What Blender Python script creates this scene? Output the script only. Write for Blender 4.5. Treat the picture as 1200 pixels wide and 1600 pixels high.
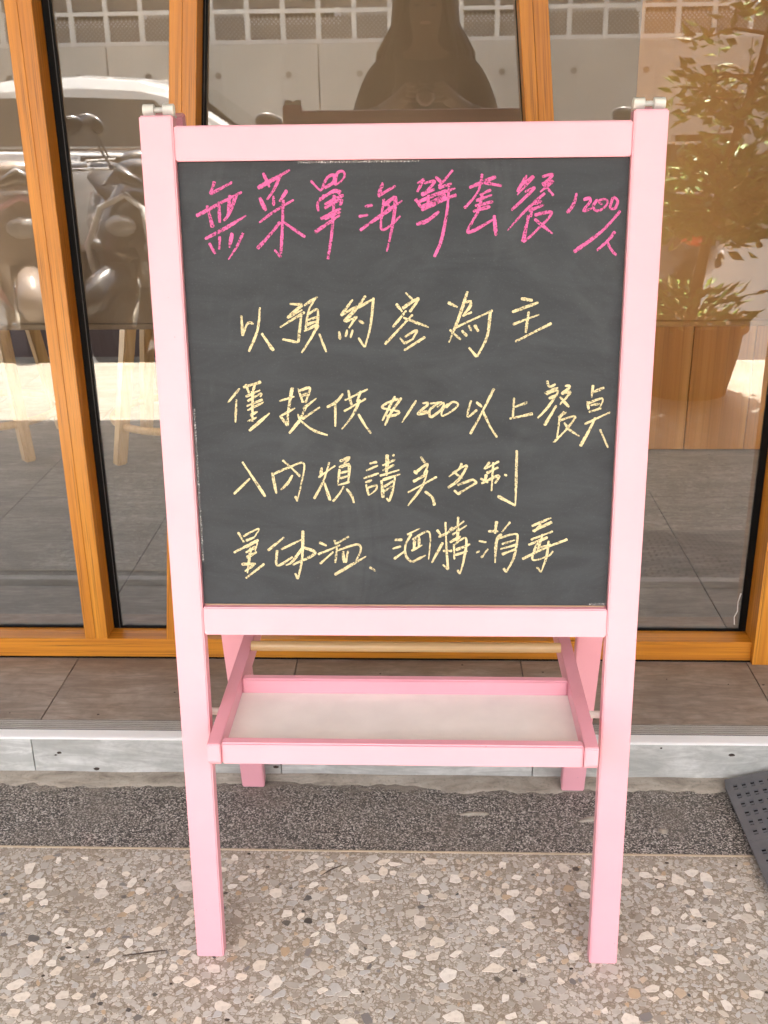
import bpy, bmesh, math, random
from mathutils import Vector, Matrix
random.seed(7)
R = math.radians
for o in list(bpy.data.objects):
    bpy.data.objects.remove(o)
SC = bpy.context.scene
COL = SC.collection

# ---------------------------------------------------------------- camera
CAM_D, CAM_H, CAM_YAW, CAM_PITCH, CAM_ROLL, CAM_F = 1.92602, 1.15244, -0.04101, 0.37072, -0.01375, 1669.856
cd = bpy.data.cameras.new('camera')
cd.sensor_fit = 'VERTICAL'
cd.sensor_height = 17.3
cd.lens = CAM_F / 1600 * 17.3
cd.clip_start = 0.005
cd.clip_end = 500
cam = bpy.data.objects.new('camera', cd)
COL.objects.link(cam)
_sy, _cy, _sp, _cp, _sr, _cr = math.sin(CAM_YAW), math.cos(CAM_YAW), math.sin(CAM_PITCH), math.cos(CAM_PITCH), math.sin(CAM_ROLL), math.cos(CAM_ROLL)
_f0, _r0, _u0 = Vector((_sy, _cy, 0)), Vector((_cy, -_sy, 0)), Vector((0, 0, 1))
_f = _f0 * _cp - _u0 * _sp
_u = _u0 * _cp + _f0 * _sp
_r = _r0 * _cr + _u * _sr
_u = _u * _cr - _r0 * _sr
_m = Matrix((_r, _u, -_f)).transposed().to_4x4()
_m.translation = Vector((0, -CAM_D, CAM_H))
cam.matrix_world = _m
SC.camera = cam
cd.dof.use_dof = True
cd.dof.focus_distance = 1.45
cd.dof.aperture_fstop = 8.0

# ---------------------------------------------------------------- sky, sun, exposure
SUN_EL, SUN_AZ = R(70), R(12)          # sun in front of the shop, a little to the right of the viewer's back
w = bpy.data.worlds.new('World')
SC.world = w
w.use_nodes = True
wn = w.node_tree
bg = wn.nodes['Background']
sky = wn.nodes.new('ShaderNodeTexSky')
sky.sky_type = 'NISHITA'
sky.sun_disc = False
sky.sun_elevation = SUN_EL
sky.sun_rotation = math.pi - SUN_AZ
sky.dust_density = 9.0
sky.ozone_density = 0.2
sky.air_density = 1.0
wn.links.new(sky.outputs[0], bg.inputs[0])
bg.inputs[1].default_value = 0.10
sd = bpy.data.lights.new('sun', 'SUN')
sd.energy = 5.0
sd.angle = R(0.53)
sd.color = (1.0, 0.95, 0.87)
sun = bpy.data.objects.new('sun', sd)
COL.objects.link(sun)
_d = Vector((math.sin(SUN_AZ) * math.cos(SUN_EL), -math.cos(SUN_AZ) * math.cos(SUN_EL), math.sin(SUN_EL)))
sun.rotation_euler = _d.to_track_quat('Z', 'Y').to_euler()
sun.location = (2, -8, 20)
vs = SC.view_settings
vs.view_transform = 'Standard'
vs.look = 'None'
vs.exposure = 3.66
vs.gamma = 1.0
vs.use_curve_mapping = False

# ---------------------------------------------------------------- helpers
def obj(name, bm, mats, parent=None, bevel=0.0, smooth=False, seg=1):
    if bevel > 0:
        bmesh.ops.bevel(bm, geom=list(bm.edges), offset=bevel, segments=seg, affect='EDGES', clamp_overlap=True)
    me = bpy.data.meshes.new(name)
    bm.to_mesh(me)
    bm.free()
    for m in (mats if isinstance(mats, (list, tuple)) else [mats]):
        me.materials.append(m)
    if smooth:
        for p in me.polygons:
            p.use_smooth = True
    o = bpy.data.objects.new(name, me)
    COL.objects.link(o)
    if parent:
        o.parent = parent
    return o

def thing(name, label, cat, loc=(0, 0, 0), rz=0.0, group=None):
    o = bpy.data.objects.new(name, None)
    o.empty_display_size = 0.1
    COL.objects.link(o)
    o.location = loc
    o.rotation_euler = (0, 0, rz)
    o['label'] = label
    o['category'] = cat
    if group:
        o['group'] = group
    return o

def tag(o, label, cat, group=None):
    o['label'] = label
    o['category'] = cat
    if group:
        o['group'] = group
    return o

def struct(o):
    o['kind'] = 'structure'
    return o

def BM():
    return bmesh.new()

def box(bm, x0, x1, y0, y1, z0, z1):
    v = [bm.verts.new(p) for p in ((x0, y0, z0), (x1, y0, z0), (x1, y1, z0), (x0, y1, z0), (x0, y0, z1), (x1, y0, z1), (x1, y1, z1), (x0, y1, z1))]
    for f in ((3, 2, 1, 0), (4, 5, 6, 7), (0, 1, 5, 4), (1, 2, 6, 5), (2, 3, 7, 6), (3, 0, 4, 7)):
        bm.faces.new([v[i] for i in f])
    return bm

def bx(*a):
    return box(BM(), *a)

def prism(bm, pts, axis, a, b):
    """polygon pts (2-D) extruded along axis from a to b"""
    def p3(p, t):
        return {'x': (t, p[0], p[1]), 'y': (p[0], t, p[1]), 'z': (p[0], p[1], t)}[axis]
    A = [bm.verts.new(p3(p, a)) for p in pts]
    B = [bm.verts.new(p3(p, b)) for p in pts]
    n = len(pts)
    bm.faces.new(A)
    bm.faces.new(list(reversed(B)))
    for i in range(n):
        bm.faces.new((A[i], B[i], B[(i + 1) % n], A[(i + 1) % n]))
    bmesh.ops.recalc_face_normals(bm, faces=bm.faces)
    return bm

def tube(bm, pts, radii, seg=10, cap=True):
    pts = [Vector(p) for p in pts]
    if not isinstance(radii, (list, tuple)):
        radii = [radii] * len(pts)
    rings = []
    up = None
    for i, p in enumerate(pts):
        t = (pts[min(i + 1, len(pts) - 1)] - pts[max(i - 1, 0)]).normalized()
        if up is None:
            up = t.orthogonal().normalized()
        else:
            up = (up - t * up.dot(t)).normalized()
        s = t.cross(up)
        rings.append([bm.verts.new(p + (up * math.cos(a) + s * math.sin(a)) * radii[i]) for a in [2 * math.pi * k / seg for k in range(seg)]])
    for a, b in zip(rings, rings[1:]):
        for k in range(seg):
            bm.faces.new((a[k], a[(k + 1) % seg], b[(k + 1) % seg], b[k]))
    if cap:
        bm.faces.new(list(reversed(rings[0])))
        bm.faces.new(rings[-1])
    bmesh.ops.recalc_face_normals(bm, faces=bm.faces)
    return bm

def ellipsoid(bm, c, r, u=16, v=10):
    m = Matrix.Translation(c) @ Matrix.Diagonal((r[0], r[1], r[2], 1))
    bmesh.ops.create_uvsphere(bm, u_segments=u, v_segments=v, radius=1, matrix=m)
    return bm

def lathe(bm, prof, c=(0, 0, 0), seg=24):
    rings = []
    for r_, z in prof:
        rings.append([bm.verts.new((c[0] + r_ * math.cos(2 * math.pi * k / seg), c[1] + r_ * math.sin(2 * math.pi * k / seg), c[2] + z)) for k in range(seg)])
    for a, b in zip(rings, rings[1:]):
        for k in range(seg):
            bm.faces.new((a[k], a[(k + 1) % seg], b[(k + 1) % seg], b[k]))
    bm.faces.new(list(reversed(rings[0])))
    bm.faces.new(rings[-1])
    return bm

def loft(bm, rings, close=True):
    V = [[bm.verts.new(p) for p in r_] for r_ in rings]
    n = len(V[0])
    for a, b in zip(V, V[1:]):
        for k in range(n):
            bm.faces.new((a[k], a[(k + 1) % n], b[(k + 1) % n], b[k]))
    if close:
        bm.faces.new(list(reversed(V[0])))
        bm.faces.new(V[-1])
    bmesh.ops.recalc_face_normals(bm, faces=bm.faces)
    return bm

# ---------------------------------------------------------------- materials
class NT:
    def __init__(self, name):
        self.m = bpy.data.materials.new(name)
        self.m.use_nodes = True
        self.t = self.m.node_tree
        self.b = self.t.nodes['Principled BSDF']
        self.out = self.t.nodes['Material Output']
    def n(self, kind, **kw):
        x = self.t.nodes.new('ShaderNode' + kind)
        for k, v in kw.items():
            if k in x.inputs.keys() if hasattr(x.inputs, 'keys') else False:
                x.inputs[k].default_value = v
            else:
                setattr(x, k, v)
        return x
    def l(self, a, b):
        self.t.links.new(a, b)
    def coords(self, scale=(1, 1, 1), kind='Object'):
        c = self.n('TexCoord')
        mp = self.n('Mapping')
        mp.inputs['Scale'].default_value = scale
        self.l(c.outputs[kind], mp.inputs['Vector'])
        return mp.outputs['Vector']
    def noise(self, vec, scale, detail=4, rough=0.55, dist=0):
        x = self.n('TexNoise')
        x.inputs['Scale'].default_value = scale
        x.inputs['Detail'].default_value = detail
        x.inputs['Roughness'].default_value = rough
        x.inputs['Distortion'].default_value = dist
        self.l(vec, x.inputs['Vector'])
        return x.outputs['Fac']
    def ramp(self, fac, stops, interp='LINEAR'):
        x = self.n('ValToRGB')
        x.color_ramp.interpolation = interp
        e = x.color_ramp.elements
        while len(e) < len(stops):
            e.new(0.5)
        for i, (p, c) in enumerate(stops):
            e[i].position = p
            e[i].color = (c, c, c, 1) if isinstance(c, (int, float)) else (*c, 1)
        self.l(fac, x.inputs['Fac'])
        return x.outputs['Color']
    def mix(self, fac, a, b, blend='MIX'):
        x = self.n('Mix')
        x.data_type = 'RGBA'
        x.blend_type = blend
        for sock, v in ((x.inputs[0], fac), (x.inputs[6], a), (x.inputs[7], b)):
            if isinstance(v, (int, float)):
                sock.default_value = v
            elif isinstance(v, tuple):
                sock.default_value = (*v, 1)
            else:
                self.l(v, sock)
        return x.outputs[2]
    def bump(self, h, strength=0.2, dist=0.001):
        x = self.n('Bump')
        x.inputs['Strength'].default_value = strength
        x.inputs['Distance'].default_value = dist
        self.l(h, x.inputs['Height'])
        self.l(x.outputs[0], self.b.inputs['Normal'])
    def base(self, c):
        if isinstance(c, tuple):
            self.b.inputs['Base Color'].default_value = (*c, 1)
        else:
            self.l(c, self.b.inputs['Base Color'])
    def set(self, **kw):
        for k, v in kw.items():
            s = self.b.inputs[k.replace('_', ' ')]
            if isinstance(v, (int, float, tuple)):
                s.default_value = v
            else:
                self.l(v, s)

def plain(name, c, rough=0.5, metal=0.0, var=0.12, scale=8.0, bump=0.0, coat=0.0):
    t = NT(name)
    v = t.coords()
    n = t.noise(v, scale, 5)
    lo = tuple(max(0, x * (1 - var)) for x in c)
    hi = tuple(min(1, x * (1 + var)) for x in c)
    t.base(t.ramp(n, [(0.3, lo), (0.7, hi)]))
    t.set(Roughness=rough, Metallic=metal)
    if coat:
        t.set(Coat_Weight=coat, Coat_Roughness=0.05)
    if bump:
        t.bump(t.noise(v, scale * 12, 4), bump, 0.001)
    return t.m

def make_pink():
    t = NT('pink_paint')
    v = t.coords()
    n = t.noise(v, 5, 5, 0.6)
    c = t.ramp(n, [(0.3, (0.80, 0.37, 0.42)), (0.7, (0.845, 0.41, 0.46))])
    g = t.noise(t.coords((3, 3, 40)), 6, 3)
    c = t.mix(t.ramp(g, [(0.55, 0.0), (0.85, 0.16)]), c, (0.80, 0.33, 0.395))
    sp = t.noise(v, 130, 2, 0.5)
    c = t.mix(t.ramp(sp, [(0.765, 0.0), (0.80, 0.7)]), c, (0.42, 0.2, 0.2))
    t.base(c)
    t.set(Roughness=0.42, Coat_Weight=0.12, Coat_Roughness=0.25)
    t.bump(t.noise(t.coords((30, 30, 300)), 1.0, 4), 0.05, 0.0006)
    return t.m

def make_wood(name, axis, dark, mid, light, scale=1.0, rough=0.38, coat=0.25, lines=0.55):
    t = NT(name)
    s = {'x': (1.2, 45, 45), 'y': (45, 1.2, 45), 'z': (45, 45, 1.2)}[axis]
    s = tuple(a * scale for a in s)
    v = t.coords(s)
    n1 = t.noise(v, 1.3, 6, 0.6, 0.5)
    c = t.ramp(n1, [(0.28, dark), (0.5, mid), (0.75, light)])
    v2 = t.coords(tuple(a * (8.5 if a > 10 else 3.0) for a in s))
    n2 = t.noise(v2, 1.0, 3, 0.7)
    pores = t.ramp(n2, [(0.54, 0.0), (0.66, lines)])
    c = t.mix(pores, c, tuple(x * 0.35 for x in dark))
    n3 = t.noise(t.coords((1, 1, 1)), 2.2, 3)
    c = t.mix(t.ramp(n3, [(0.4, 0.0), (0.75, 0.28)]), c, dark)
    t.base(c)
    t.set(Roughness=rough, Coat_Weight=coat, Coat_Roughness=0.2)
    t.bump(n2, 0.15, 0.0006)
    return t.m

def make_board():
    t = NT('chalkboard_paint')
    v = t.coords()
    n = t.noise(t.coords((2.2, 1, 7)), 3, 6, 0.65, 1.2)
    n2 = t.noise(v, 420, 3, 0.7)
    n3 = t.noise(t.coords((3, 1, 1.2)), 2.1, 4, 0.6, 2.0)
    c = t.ramp(n, [(0.30, (0.0165, 0.0202, 0.0228)), (0.72, (0.036, 0.0420, 0.0465))])
    c = t.mix(t.ramp(n3, [(0.52, 0.0), (0.8, 0.30)]), c, (0.11, 0.12, 0.12))
    c = t.mix(t.ramp(n2, [(0.58, 0.0), (0.82, 0.30)]), c, (0.16, 0.165, 0.17))
    t.base(c)
    t.set(Roughness=0.72)
    t.bump(n2, 0.12, 0.0004)
    return t.m

def make_chalk(name, c, keep=0.44):
    t = NT(name)
    v = t.coords((1, 1, 1))
    n = t.noise(v, 620, 2, 0.7)
    n1 = t.noise(t.coords((1, 1, 1)), 90, 3, 0.6)
    a = t.mix(0.35, n, n1)
    alpha = t.ramp(a, [(keep - 0.07, 0.22), (keep + 0.05, 1.0)])
    col = t.ramp(t.noise(v, 60, 3), [(0.3, tuple(x * 0.85 for x in c)), (0.7, c)])
    t.base(col)
    t.set(Roughness=0.95)
    t.l(alpha, t.b.inputs['Alpha'])
    return t.m

def make_terrazzo_base():
    t = NT('terrazzo_matrix')
    v = t.coords()
    wv = t.n('TexNoise')
    wv.inputs['Scale'].default_value = 70
    t.l(v, wv.inputs['Vector'])
    jit = t.n('VectorMath')
    jit.operation = 'MULTIPLY_ADD'
    jit.inputs[1].default_value = (0.006, 0.006, 0.006)
    t.l(wv.outputs['Color'], jit.inputs[0])
    t.l(v, jit.inputs[2])
    vo = t.n('TexVoronoi')
    vo.inputs['Scale'].default_value = 190
    t.l(jit.outputs[0], vo.inputs['Vector'])
    ve = t.n('TexVoronoi')
    ve.feature = 'DISTANCE_TO_EDGE'
    ve.inputs['Scale'].default_value = 190
    t.l(jit.outputs[0], ve.inputs['Vector'])
    sep = t.n('SeparateColor')
    t.l(vo.outputs['Color'], sep.inputs[0])
    c = t.ramp(sep.outputs[0], [(0.0, (0.30, 0.255, 0.20)), (0.35, (0.43, 0.39, 0.325)), (0.65, (0.53, 0.50, 0.44)), (0.95, (0.66, 0.61, 0.53))])
    c = t.mix(t.ramp(ve.outputs['Distance'], [(0.03, 0.8), (0.14, 0.0)]), c, (0.20, 0.16, 0.11))
    n = t.noise(v, 6, 5, 0.6)
    c = t.mix(t.ramp(n, [(0.32, 0.45), (0.62, 0.0)]), c, (0.25, 0.19, 0.12))
    n2 = t.noise(v, 260, 3)
    c = t.mix(t.ramp(n2, [(0.66, 0.0), (0.74, 0.7)]), c, (0.08, 0.07, 0.055))
    t.base(c)
    t.set(Roughness=0.5)
    t.bump(n2, 0.2, 0.0006)
    return t.m

def make_chip(name, stops, island):
    t = NT(name)
    v = t.coords()
    if island:
        g = t.n('NewGeometry')
        rnd = g.outputs['Random Per Island']
    else:
        g = t.n('ObjectInfo')
        rnd = g.outputs['Random']
    c = t.ramp(rnd, stops)
    n = t.noise(v, 140, 4, 0.6)
    c = t.mix(t.ramp(n, [(0.48, 0.0), (0.75, 0.32)]), c, (0.28, 0.23, 0.17))
    n2 = t.noise(v, 5, 4, 0.6)
    c = t.mix(t.ramp(n2, [(0.48, 0.0), (0.75, 0.42)]), c, (0.24, 0.19, 0.13))
    t.base(c)
    t.set(Roughness=0.42)
    return t.m

def make_pebble():
    t = NT('washed_pebble')
    v = t.coords()
    vo = t.n('TexVoronoi')
    vo.inputs['Scale'].default_value = 470
    t.l(v, vo.inputs['Vector'])
    sep = t.n('SeparateColor')
    t.l(vo.outputs['Color'], sep.inputs[0])
    c = t.ramp(sep.outputs[0], [(0.0, (0.030, 0.029, 0.026)), (0.38, (0.085, 0.079, 0.066)), (0.58, (0.19, 0.167, 0.143)), (0.78, (0.36, 0.325, 0.285)), (0.98, (0.62, 0.58, 0.52))])
    n = t.noise(v, 9, 6, 0.65)
    c = t.mix(t.ramp(n, [(0.44, 0.0), (0.72, 0.65)]), c, (0.19, 0.165, 0.135))
    sx = t.n('SeparateXYZ')
    t.l(v, sx.inputs[0])
    nz = t.noise(t.coords((2.5, 6, 6)), 6, 8, 0.7, 0.6)
    ma = t.n('Math')
    ma.operation = 'MULTIPLY_ADD'            # how far the dirty cement wash reaches from the foot of the step
    ma.inputs[1].default_value = 8.0
    ma.inputs[2].default_value = 2.55
    t.l(sx.outputs['Y'], ma.inputs[0])
    ad = t.n('Math')
    ad.operation = 'ADD'
    t.l(ma.outputs[0], ad.inputs[0])
    t.l(nz, ad.inputs[1])
    wash = t.ramp(ad.outputs[0], [(0.33, 0.0), (0.52, 0.9)])
    c = t.mix(wash, c, t.ramp(nz, [(0.3, (0.13, 0.11, 0.085)), (0.6, (0.30, 0.265, 0.215))]))
    rd = t.noise(v, 4.5, 3, 0.5, 0.5)
    c = t.mix(t.ramp(rd, [(0.68, 0.0), (0.75, 0.35)]), c, (0.28, 0.10, 0.09))
    t.base(c)
    t.set(Roughness=0.75)
    h = t.ramp(vo.outputs['Distance'], [(0.0, 1.0), (0.6, 0.0)])
    t.bump(h, 0.6, 0.002)
    return t.m

def make_stone_tile(name, a, b, c3, stretch=(2.0, 7.0, 7.0), rough=0.45):
    t = NT(name)
    oi = t.n('ObjectInfo')
    tc = t.n('TexCoord')
    off = t.n('VectorMath')
    off.operation = 'ADD'
    sc = t.n('VectorMath')
    sc.operation = 'SCALE'
    t.l(oi.outputs['Location'], sc.inputs[0])
    sc.inputs['Scale'].default_value = 3.7
    t.l(tc.outputs['Object'], off.inputs[0])
    t.l(sc.outputs[0], off.inputs[1])
    mp = t.n('Mapping')
    mp.inputs['Scale'].default_value = stretch
    t.l(off.outputs[0], mp.inputs['Vector'])
    n = t.noise(mp.outputs[0], 1.6, 7, 0.62, 0.8)
    c = t.ramp(n, [(0.3, a), (0.5, b), (0.72, c3)])
    mp2 = t.n('Mapping')
    mp2.inputs['Scale'].default_value = (6, 30, 30)
    t.l(off.outputs[0], mp2.inputs['Vector'])
    ns = t.noise(mp2.outputs[0], 1.5, 6, 0.7, 1.5)
    c = t.mix(t.ramp(ns, [(0.42, 0.45), (0.56, 0.0)]), c, tuple(x * 0.62 for x in a))
    c = t.mix(t.ramp(ns, [(0.56, 0.0), (0.74, 0.5)]), c, tuple(min(1, x * 1.12) for x in c3))
    nb = t.noise(off.outputs[0], 9, 5, 0.6, 0.4)
    c = t.mix(t.ramp(nb, [(0.40, 0.40), (0.55, 0.0)]), c, tuple(x * 0.7 for x in a))
    n2 = t.noise(off.outputs[0], 70, 4, 0.6)
    c = t.mix(t.ramp(n2, [(0.5, 0.0), (0.8, 0.3)]), c, tuple(x * 0.55 for x in a))
    n4 = t.noise(off.outputs[0], 26, 2, 0.5)
    c = t.mix(t.ramp(n4, [(0.77, 0.0), (0.79, 0.8)]), c, (0.05, 0.04, 0.035))
    c = t.mix(t.n('ObjectInfo').outputs['Random'], c, t.mix(0.12, c, tuple(x * 0.7 for x in a)))
    t.base(c)
    t.set(Roughness=rough)
    t.bump(n2, 0.08, 0.0006)
    return t.m

def make_mortar():
    t = NT('dirty_mortar')
    v = t.coords((3, 9, 9))
    n = t.noise(v, 4, 7, 0.68, 0.7)
    c = t.ramp(n, [(0.28, (0.16, 0.135, 0.105)), (0.5, (0.34, 0.30, 0.24)), (0.75, (0.46, 0.42, 0.35))])
    n2 = t.noise(t.coords(), 180, 4)
    c = t.mix(t.ramp(n2, [(0.55, 0.0), (0.8, 0.5)]), c, (0.07, 0.06, 0.045))
    t.base(c)
    t.set(Roughness=0.85)
    t.bump(t.noise(t.coords(), 60, 6), 0.5, 0.003)
    return t.m

def make_glass():
    t = NT('reflective_window_glass')
    t.t.nodes.remove(t.b)
    tr = t.n('BsdfTransparent')
    tr.inputs[0].default_value = (0.86, 0.865, 0.85, 1)
    gl = t.n('BsdfGlossy')
    gl.inputs['Roughness'].default_value = 0.0
    gl.inputs['Color'].default_value = (0.97, 0.97, 0.96, 1)
    lw = t.n('LayerWeight')              # Schlick reflectance, the same from both sides of the pane
    pw = t.n('Math')
    pw.operation = 'POWER'
    pw.inputs[1].default_value = 5.0
    t.l(lw.outputs['Facing'], pw.inputs[0])
    fr = t.n('Math')
    fr.operation = 'MULTIPLY_ADD'
    fr.inputs[1].default_value = 1.0 - GLASS_R0
    fr.inputs[2].default_value = GLASS_R0
    t.l(pw.outputs[0], fr.inputs[0])
    # rolled glass is never quite flat: a very slight waviness
    v = t.coords((1, 1, 1))
    bp = t.n('Bump')
    bp.inputs['Strength'].default_value = 0.03
    bp.inputs['Distance'].default_value = 0.002
    t.l(t.noise(v, 3.0, 1, 0.4), bp.inputs['Height'])
    t.l(bp.outputs[0], gl.inputs['Normal'])
    mx = t.n('MixShader')
    t.l(fr.outputs[0], mx.inputs[0])
    t.l(tr.outputs[0], mx.inputs[1])
    t.l(gl.outputs[0], mx.inputs[2])
    t.l(mx.outputs[0], t.out.inputs[0])
    return t.m

def make_clear():
    t = NT('clear_glass_body')
    t.t.nodes.remove(t.b)
    tr = t.n('BsdfTransparent')
    tr.inputs[0].default_value = (0.97, 0.98, 0.97, 1)
    t.l(tr.outputs[0], t.out.inputs[0])
    return t.m

GLASS_R0 = 0.115
M = {}
M['pink'] = make_pink()
M['orange_z'] = make_wood('orange_wood_upright', 'z', (0.44, 0.145, 0.009), (0.62, 0.235, 0.015), (0.74, 0.315, 0.028), lines=0.8)
M['orange_x'] = make_wood('orange_wood_beam', 'x', (0.44, 0.145, 0.009), (0.62, 0.235, 0.015), (0.74, 0.315, 0.028), lines=0.8)
M['stool_wood'] = make_wood('beech_wood', 'z', (0.42, 0.24, 0.085), (0.58, 0.35, 0.13), (0.66, 0.43, 0.18), lines=0.2)
M['dowel_wood'] = make_wood('pine_dowel_wood', 'x', (0.60, 0.36, 0.14), (0.72, 0.48, 0.21), (0.80, 0.58, 0.30), lines=0.2)
M['counter_wood'] = make_wood('counter_wood', 'z', (0.42, 0.15, 0.022), (0.64, 0.265, 0.048), (0.76, 0.36, 0.09), scale=0.3, lines=0.3)
M['board'] = make_board()
M['chalk_pink'] = make_chalk('pink_chalk', (0.64, 0.125, 0.32), 0.45)
M['chalk_yellow'] = make_chalk('yellow_chalk', (0.68, 0.585, 0.33), 0.445)
M['chalk_dust'] = make_chalk('chalk_dust', (0.45, 0.45, 0.43), 0.57)
M['white_plastic'] = plain('white_plastic', (0.78, 0.76, 0.66), 0.4, var=0.05)
M['tray_white'] = plain('tray_white', (0.86, 0.82, 0.735), 0.45, var=0.06, scale=14)
M['raw_edge'] = plain('raw_edge', (0.62, 0.40, 0.24), 0.7)
M['terrazzo'] = make_terrazzo_base()
_cream = [(0.0, (0.78, 0.72, 0.62)), (0.4, (0.82, 0.775, 0.69)), (0.8, (0.76, 0.68, 0.56)), (1.0, (0.68, 0.645, 0.58))]
M['chip_cream'] = make_chip('cream_chip', _cream, False)
_mixed = [(0.0, (0.33, 0.29, 0.235)), (0.2, (0.47, 0.44, 0.385)), (0.5, (0.58, 0.55, 0.485)), (0.72, (0.51, 0.505, 0.475)), (0.9, (0.62, 0.56, 0.46)), (0.955, (0.50, 0.36, 0.22)), (0.965, (0.24, 0.23, 0.22)), (0.985, (0.16, 0.15, 0.14)), (1.0, (0.03, 0.028, 0.026))]
M['chip_mixed'] = make_chip('mixed_chip', _mixed, True)
M['pebble'] = make_pebble()
M['mortar'] = make_mortar()
M['step_tile'] = make_stone_tile('step_tile_stone', (0.235, 0.18, 0.132), (0.335, 0.27, 0.21), (0.44, 0.375, 0.305), (2.2, 5.5, 5.5))
M['riser_tile'] = make_stone_tile('riser_tile_stone', (0.44, 0.445, 0.405), (0.56, 0.565, 0.525), (0.66, 0.665, 0.63), (3, 7, 7))
M['floor_tile'] = make_stone_tile('floor_tile_stone', (0.17, 0.155, 0.132), (0.24, 0.222, 0.193), (0.32, 0.30, 0.265))
M['aluminium'] = plain('aluminium', (0.55, 0.53, 0.49), 0.38, 0.75, var=0.06, scale=30)
M['nosing_groove'] = plain('nosing_ribbed_metal', (0.42, 0.385, 0.335), 0.5, 0.2, var=0.06, scale=30)
M['nosing_white'] = plain('nosing_white', (0.86, 0.86, 0.83), 0.4, 0.0, var=0.03)
M['brass'] = plain('divider_strip', (0.55, 0.46, 0.33), 0.5, 0.2)
M['black'] = plain('black_rubber', (0.0035, 0.0032, 0.003), 0.5, var=0.3)
M['black'].node_tree.nodes['Principled BSDF'].inputs['Specular IOR Level'].default_value = 0.15
M['grey_rubber'] = plain('grey_rubber', (0.06, 0.058, 0.055), 0.4)
M['grout'] = plain('grout', (0.10, 0.09, 0.075), 0.9)
M['blind_grey'] = plain('blind_fabric_beige', (0.270, 0.190, 0.122), 0.9, var=0.05, scale=3)
M['blind_brown'] = plain('blind_fabric_brown', (0.53, 0.27, 0.10), 0.9, var=0.05, scale=3)
M['glass'] = make_glass()
M['glass_body'] = make_clear()
M['ramp'] = plain('ramp_rubber', (0.135, 0.136, 0.139), 0.6, var=0.15, scale=30, bump=0.15)
M['ceiling'] = plain('ceiling_board', (0.10, 0.088, 0.075), 0.9, var=0.06, scale=2)
M['plaster'] = plain('plaster', (0.62, 0.60, 0.55), 0.9, var=0.06, scale=2, bump=0.1)
M['dark_wall'] = plain('dark_wall', (0.085, 0.055, 0.055), 0.8, var=0.1, scale=2)
M['asphalt'] = plain('asphalt', (0.055, 0.054, 0.053), 0.9, var=0.35, scale=60, bump=0.5)
M['concrete'] = plain('concrete', (0.50, 0.48, 0.44), 0.9, var=0.12, scale=1.3, bump=0.2)
M['hole'] = plain('tie_plug', (0.12, 0.11, 0.10), 0.9)
M['white_paint'] = plain('white_paint', (0.74, 0.73, 0.69), 0.5, var=0.06)
M['grey_panel'] = plain('grey_panel', (0.16, 0.145, 0.125), 0.8)
M['car_white'] = plain('car_paint_white', (0.72, 0.73, 0.73), 0.25, var=0.02, coat=1.0)
M['car_glass'] = plain('car_window', (0.015, 0.016, 0.017), 0.05, var=0.1, coat=1.0)
M['tyre'] = plain('tyre', (0.02, 0.02, 0.02), 0.8)
M['chrome'] = plain('chrome', (0.75, 0.75, 0.74), 0.12, 1.0, var=0.03)
M['scooter_pearl'] = plain('scooter_pearl', (0.30, 0.24, 0.20), 0.2, var=0.05, coat=1.0)
M['scooter_pink'] = plain('scooter_pink', (0.62, 0.32, 0.36), 0.25, var=0.05, coat=1.0)
M['scooter_dark'] = plain('scooter_dark', (0.03, 0.03, 0.032), 0.25, var=0.1, coat=1.0)
M['scooter_white'] = plain('scooter_white', (0.66, 0.65, 0.62), 0.25, var=0.03, coat=1.0)
M['seat'] = plain('seat_vinyl', (0.025, 0.022, 0.02), 0.45)
M['red_lens'] = plain('red_lens', (0.62, 0.03, 0.015), 0.15, coat=1.0)
M['lens_clear'] = plain('lens_clear', (0.22, 0.22, 0.22), 0.06, coat=1.0)
M['rim'] = plain('dark_alloy', (0.08, 0.08, 0.08), 0.4, 0.5)
M['skin'] = plain('skin', (0.19, 0.11, 0.075), 0.5, var=0.05)  # tone set darker than real skin, with deep shade put into it
M['shirt'] = plain('shirt_dark', (0.055, 0.05, 0.05), 0.9, var=0.2, bump=0.2)
M['trousers'] = plain('trousers_dark', (0.035, 0.038, 0.05), 0.9)
M['hair'] = plain('hair_dark', (0.022, 0.014, 0.010), 0.45, var=0.3, scale=40)
M['camera_black'] = plain('camera_black', (0.015, 0.015, 0.015), 0.35)
M['leaf'] = None
def make_leaf():
    t = NT('leaf_green')
    g = t.n('NewGeometry')
    t.base(t.ramp(g.outputs['Random Per Island'], [(0.0, (0.06, 0.15, 0.018)), (0.5, (0.12, 0.25, 0.025)), (0.85, (0.22, 0.33, 0.035)), (1.0, (0.24, 0.15, 0.05))]))
    t.set(Roughness=0.5)
    return t.m
M['leaf'] = make_leaf()
M['bark'] = plain('bark', (0.11, 0.075, 0.045), 0.9, bump=0.4)
M['terracotta'] = plain('pot_clay', (0.20, 0.095, 0.05), 0.7, bump=0.2)
M['soil'] = plain('soil', (0.06, 0.045, 0.03), 0.95, var=0.4, scale=40)
M['brick'] = plain('brown_render', (0.16, 0.11, 0.08), 0.9)
M['facade'] = plain('facade_wall', (0.42, 0.40, 0.36), 0.9)
M['scratch'] = plain('paint_drip', (0.75, 0.74, 0.70), 0.7)
M['dirt'] = plain('dirt_fleck', (0.06, 0.045, 0.035), 0.95)
M['pinkpetal'] = plain('petal', (0.55, 0.30, 0.25), 0.8)

# ================================================================ SETTING
ZP = 0.0796                       # step level
Y_STRIP, Y_RISER = -0.496, -0.293
YG = 0.0565                        # glass plane
ROAD_Z = -0.12
Y_KERB = -2.86

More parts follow.
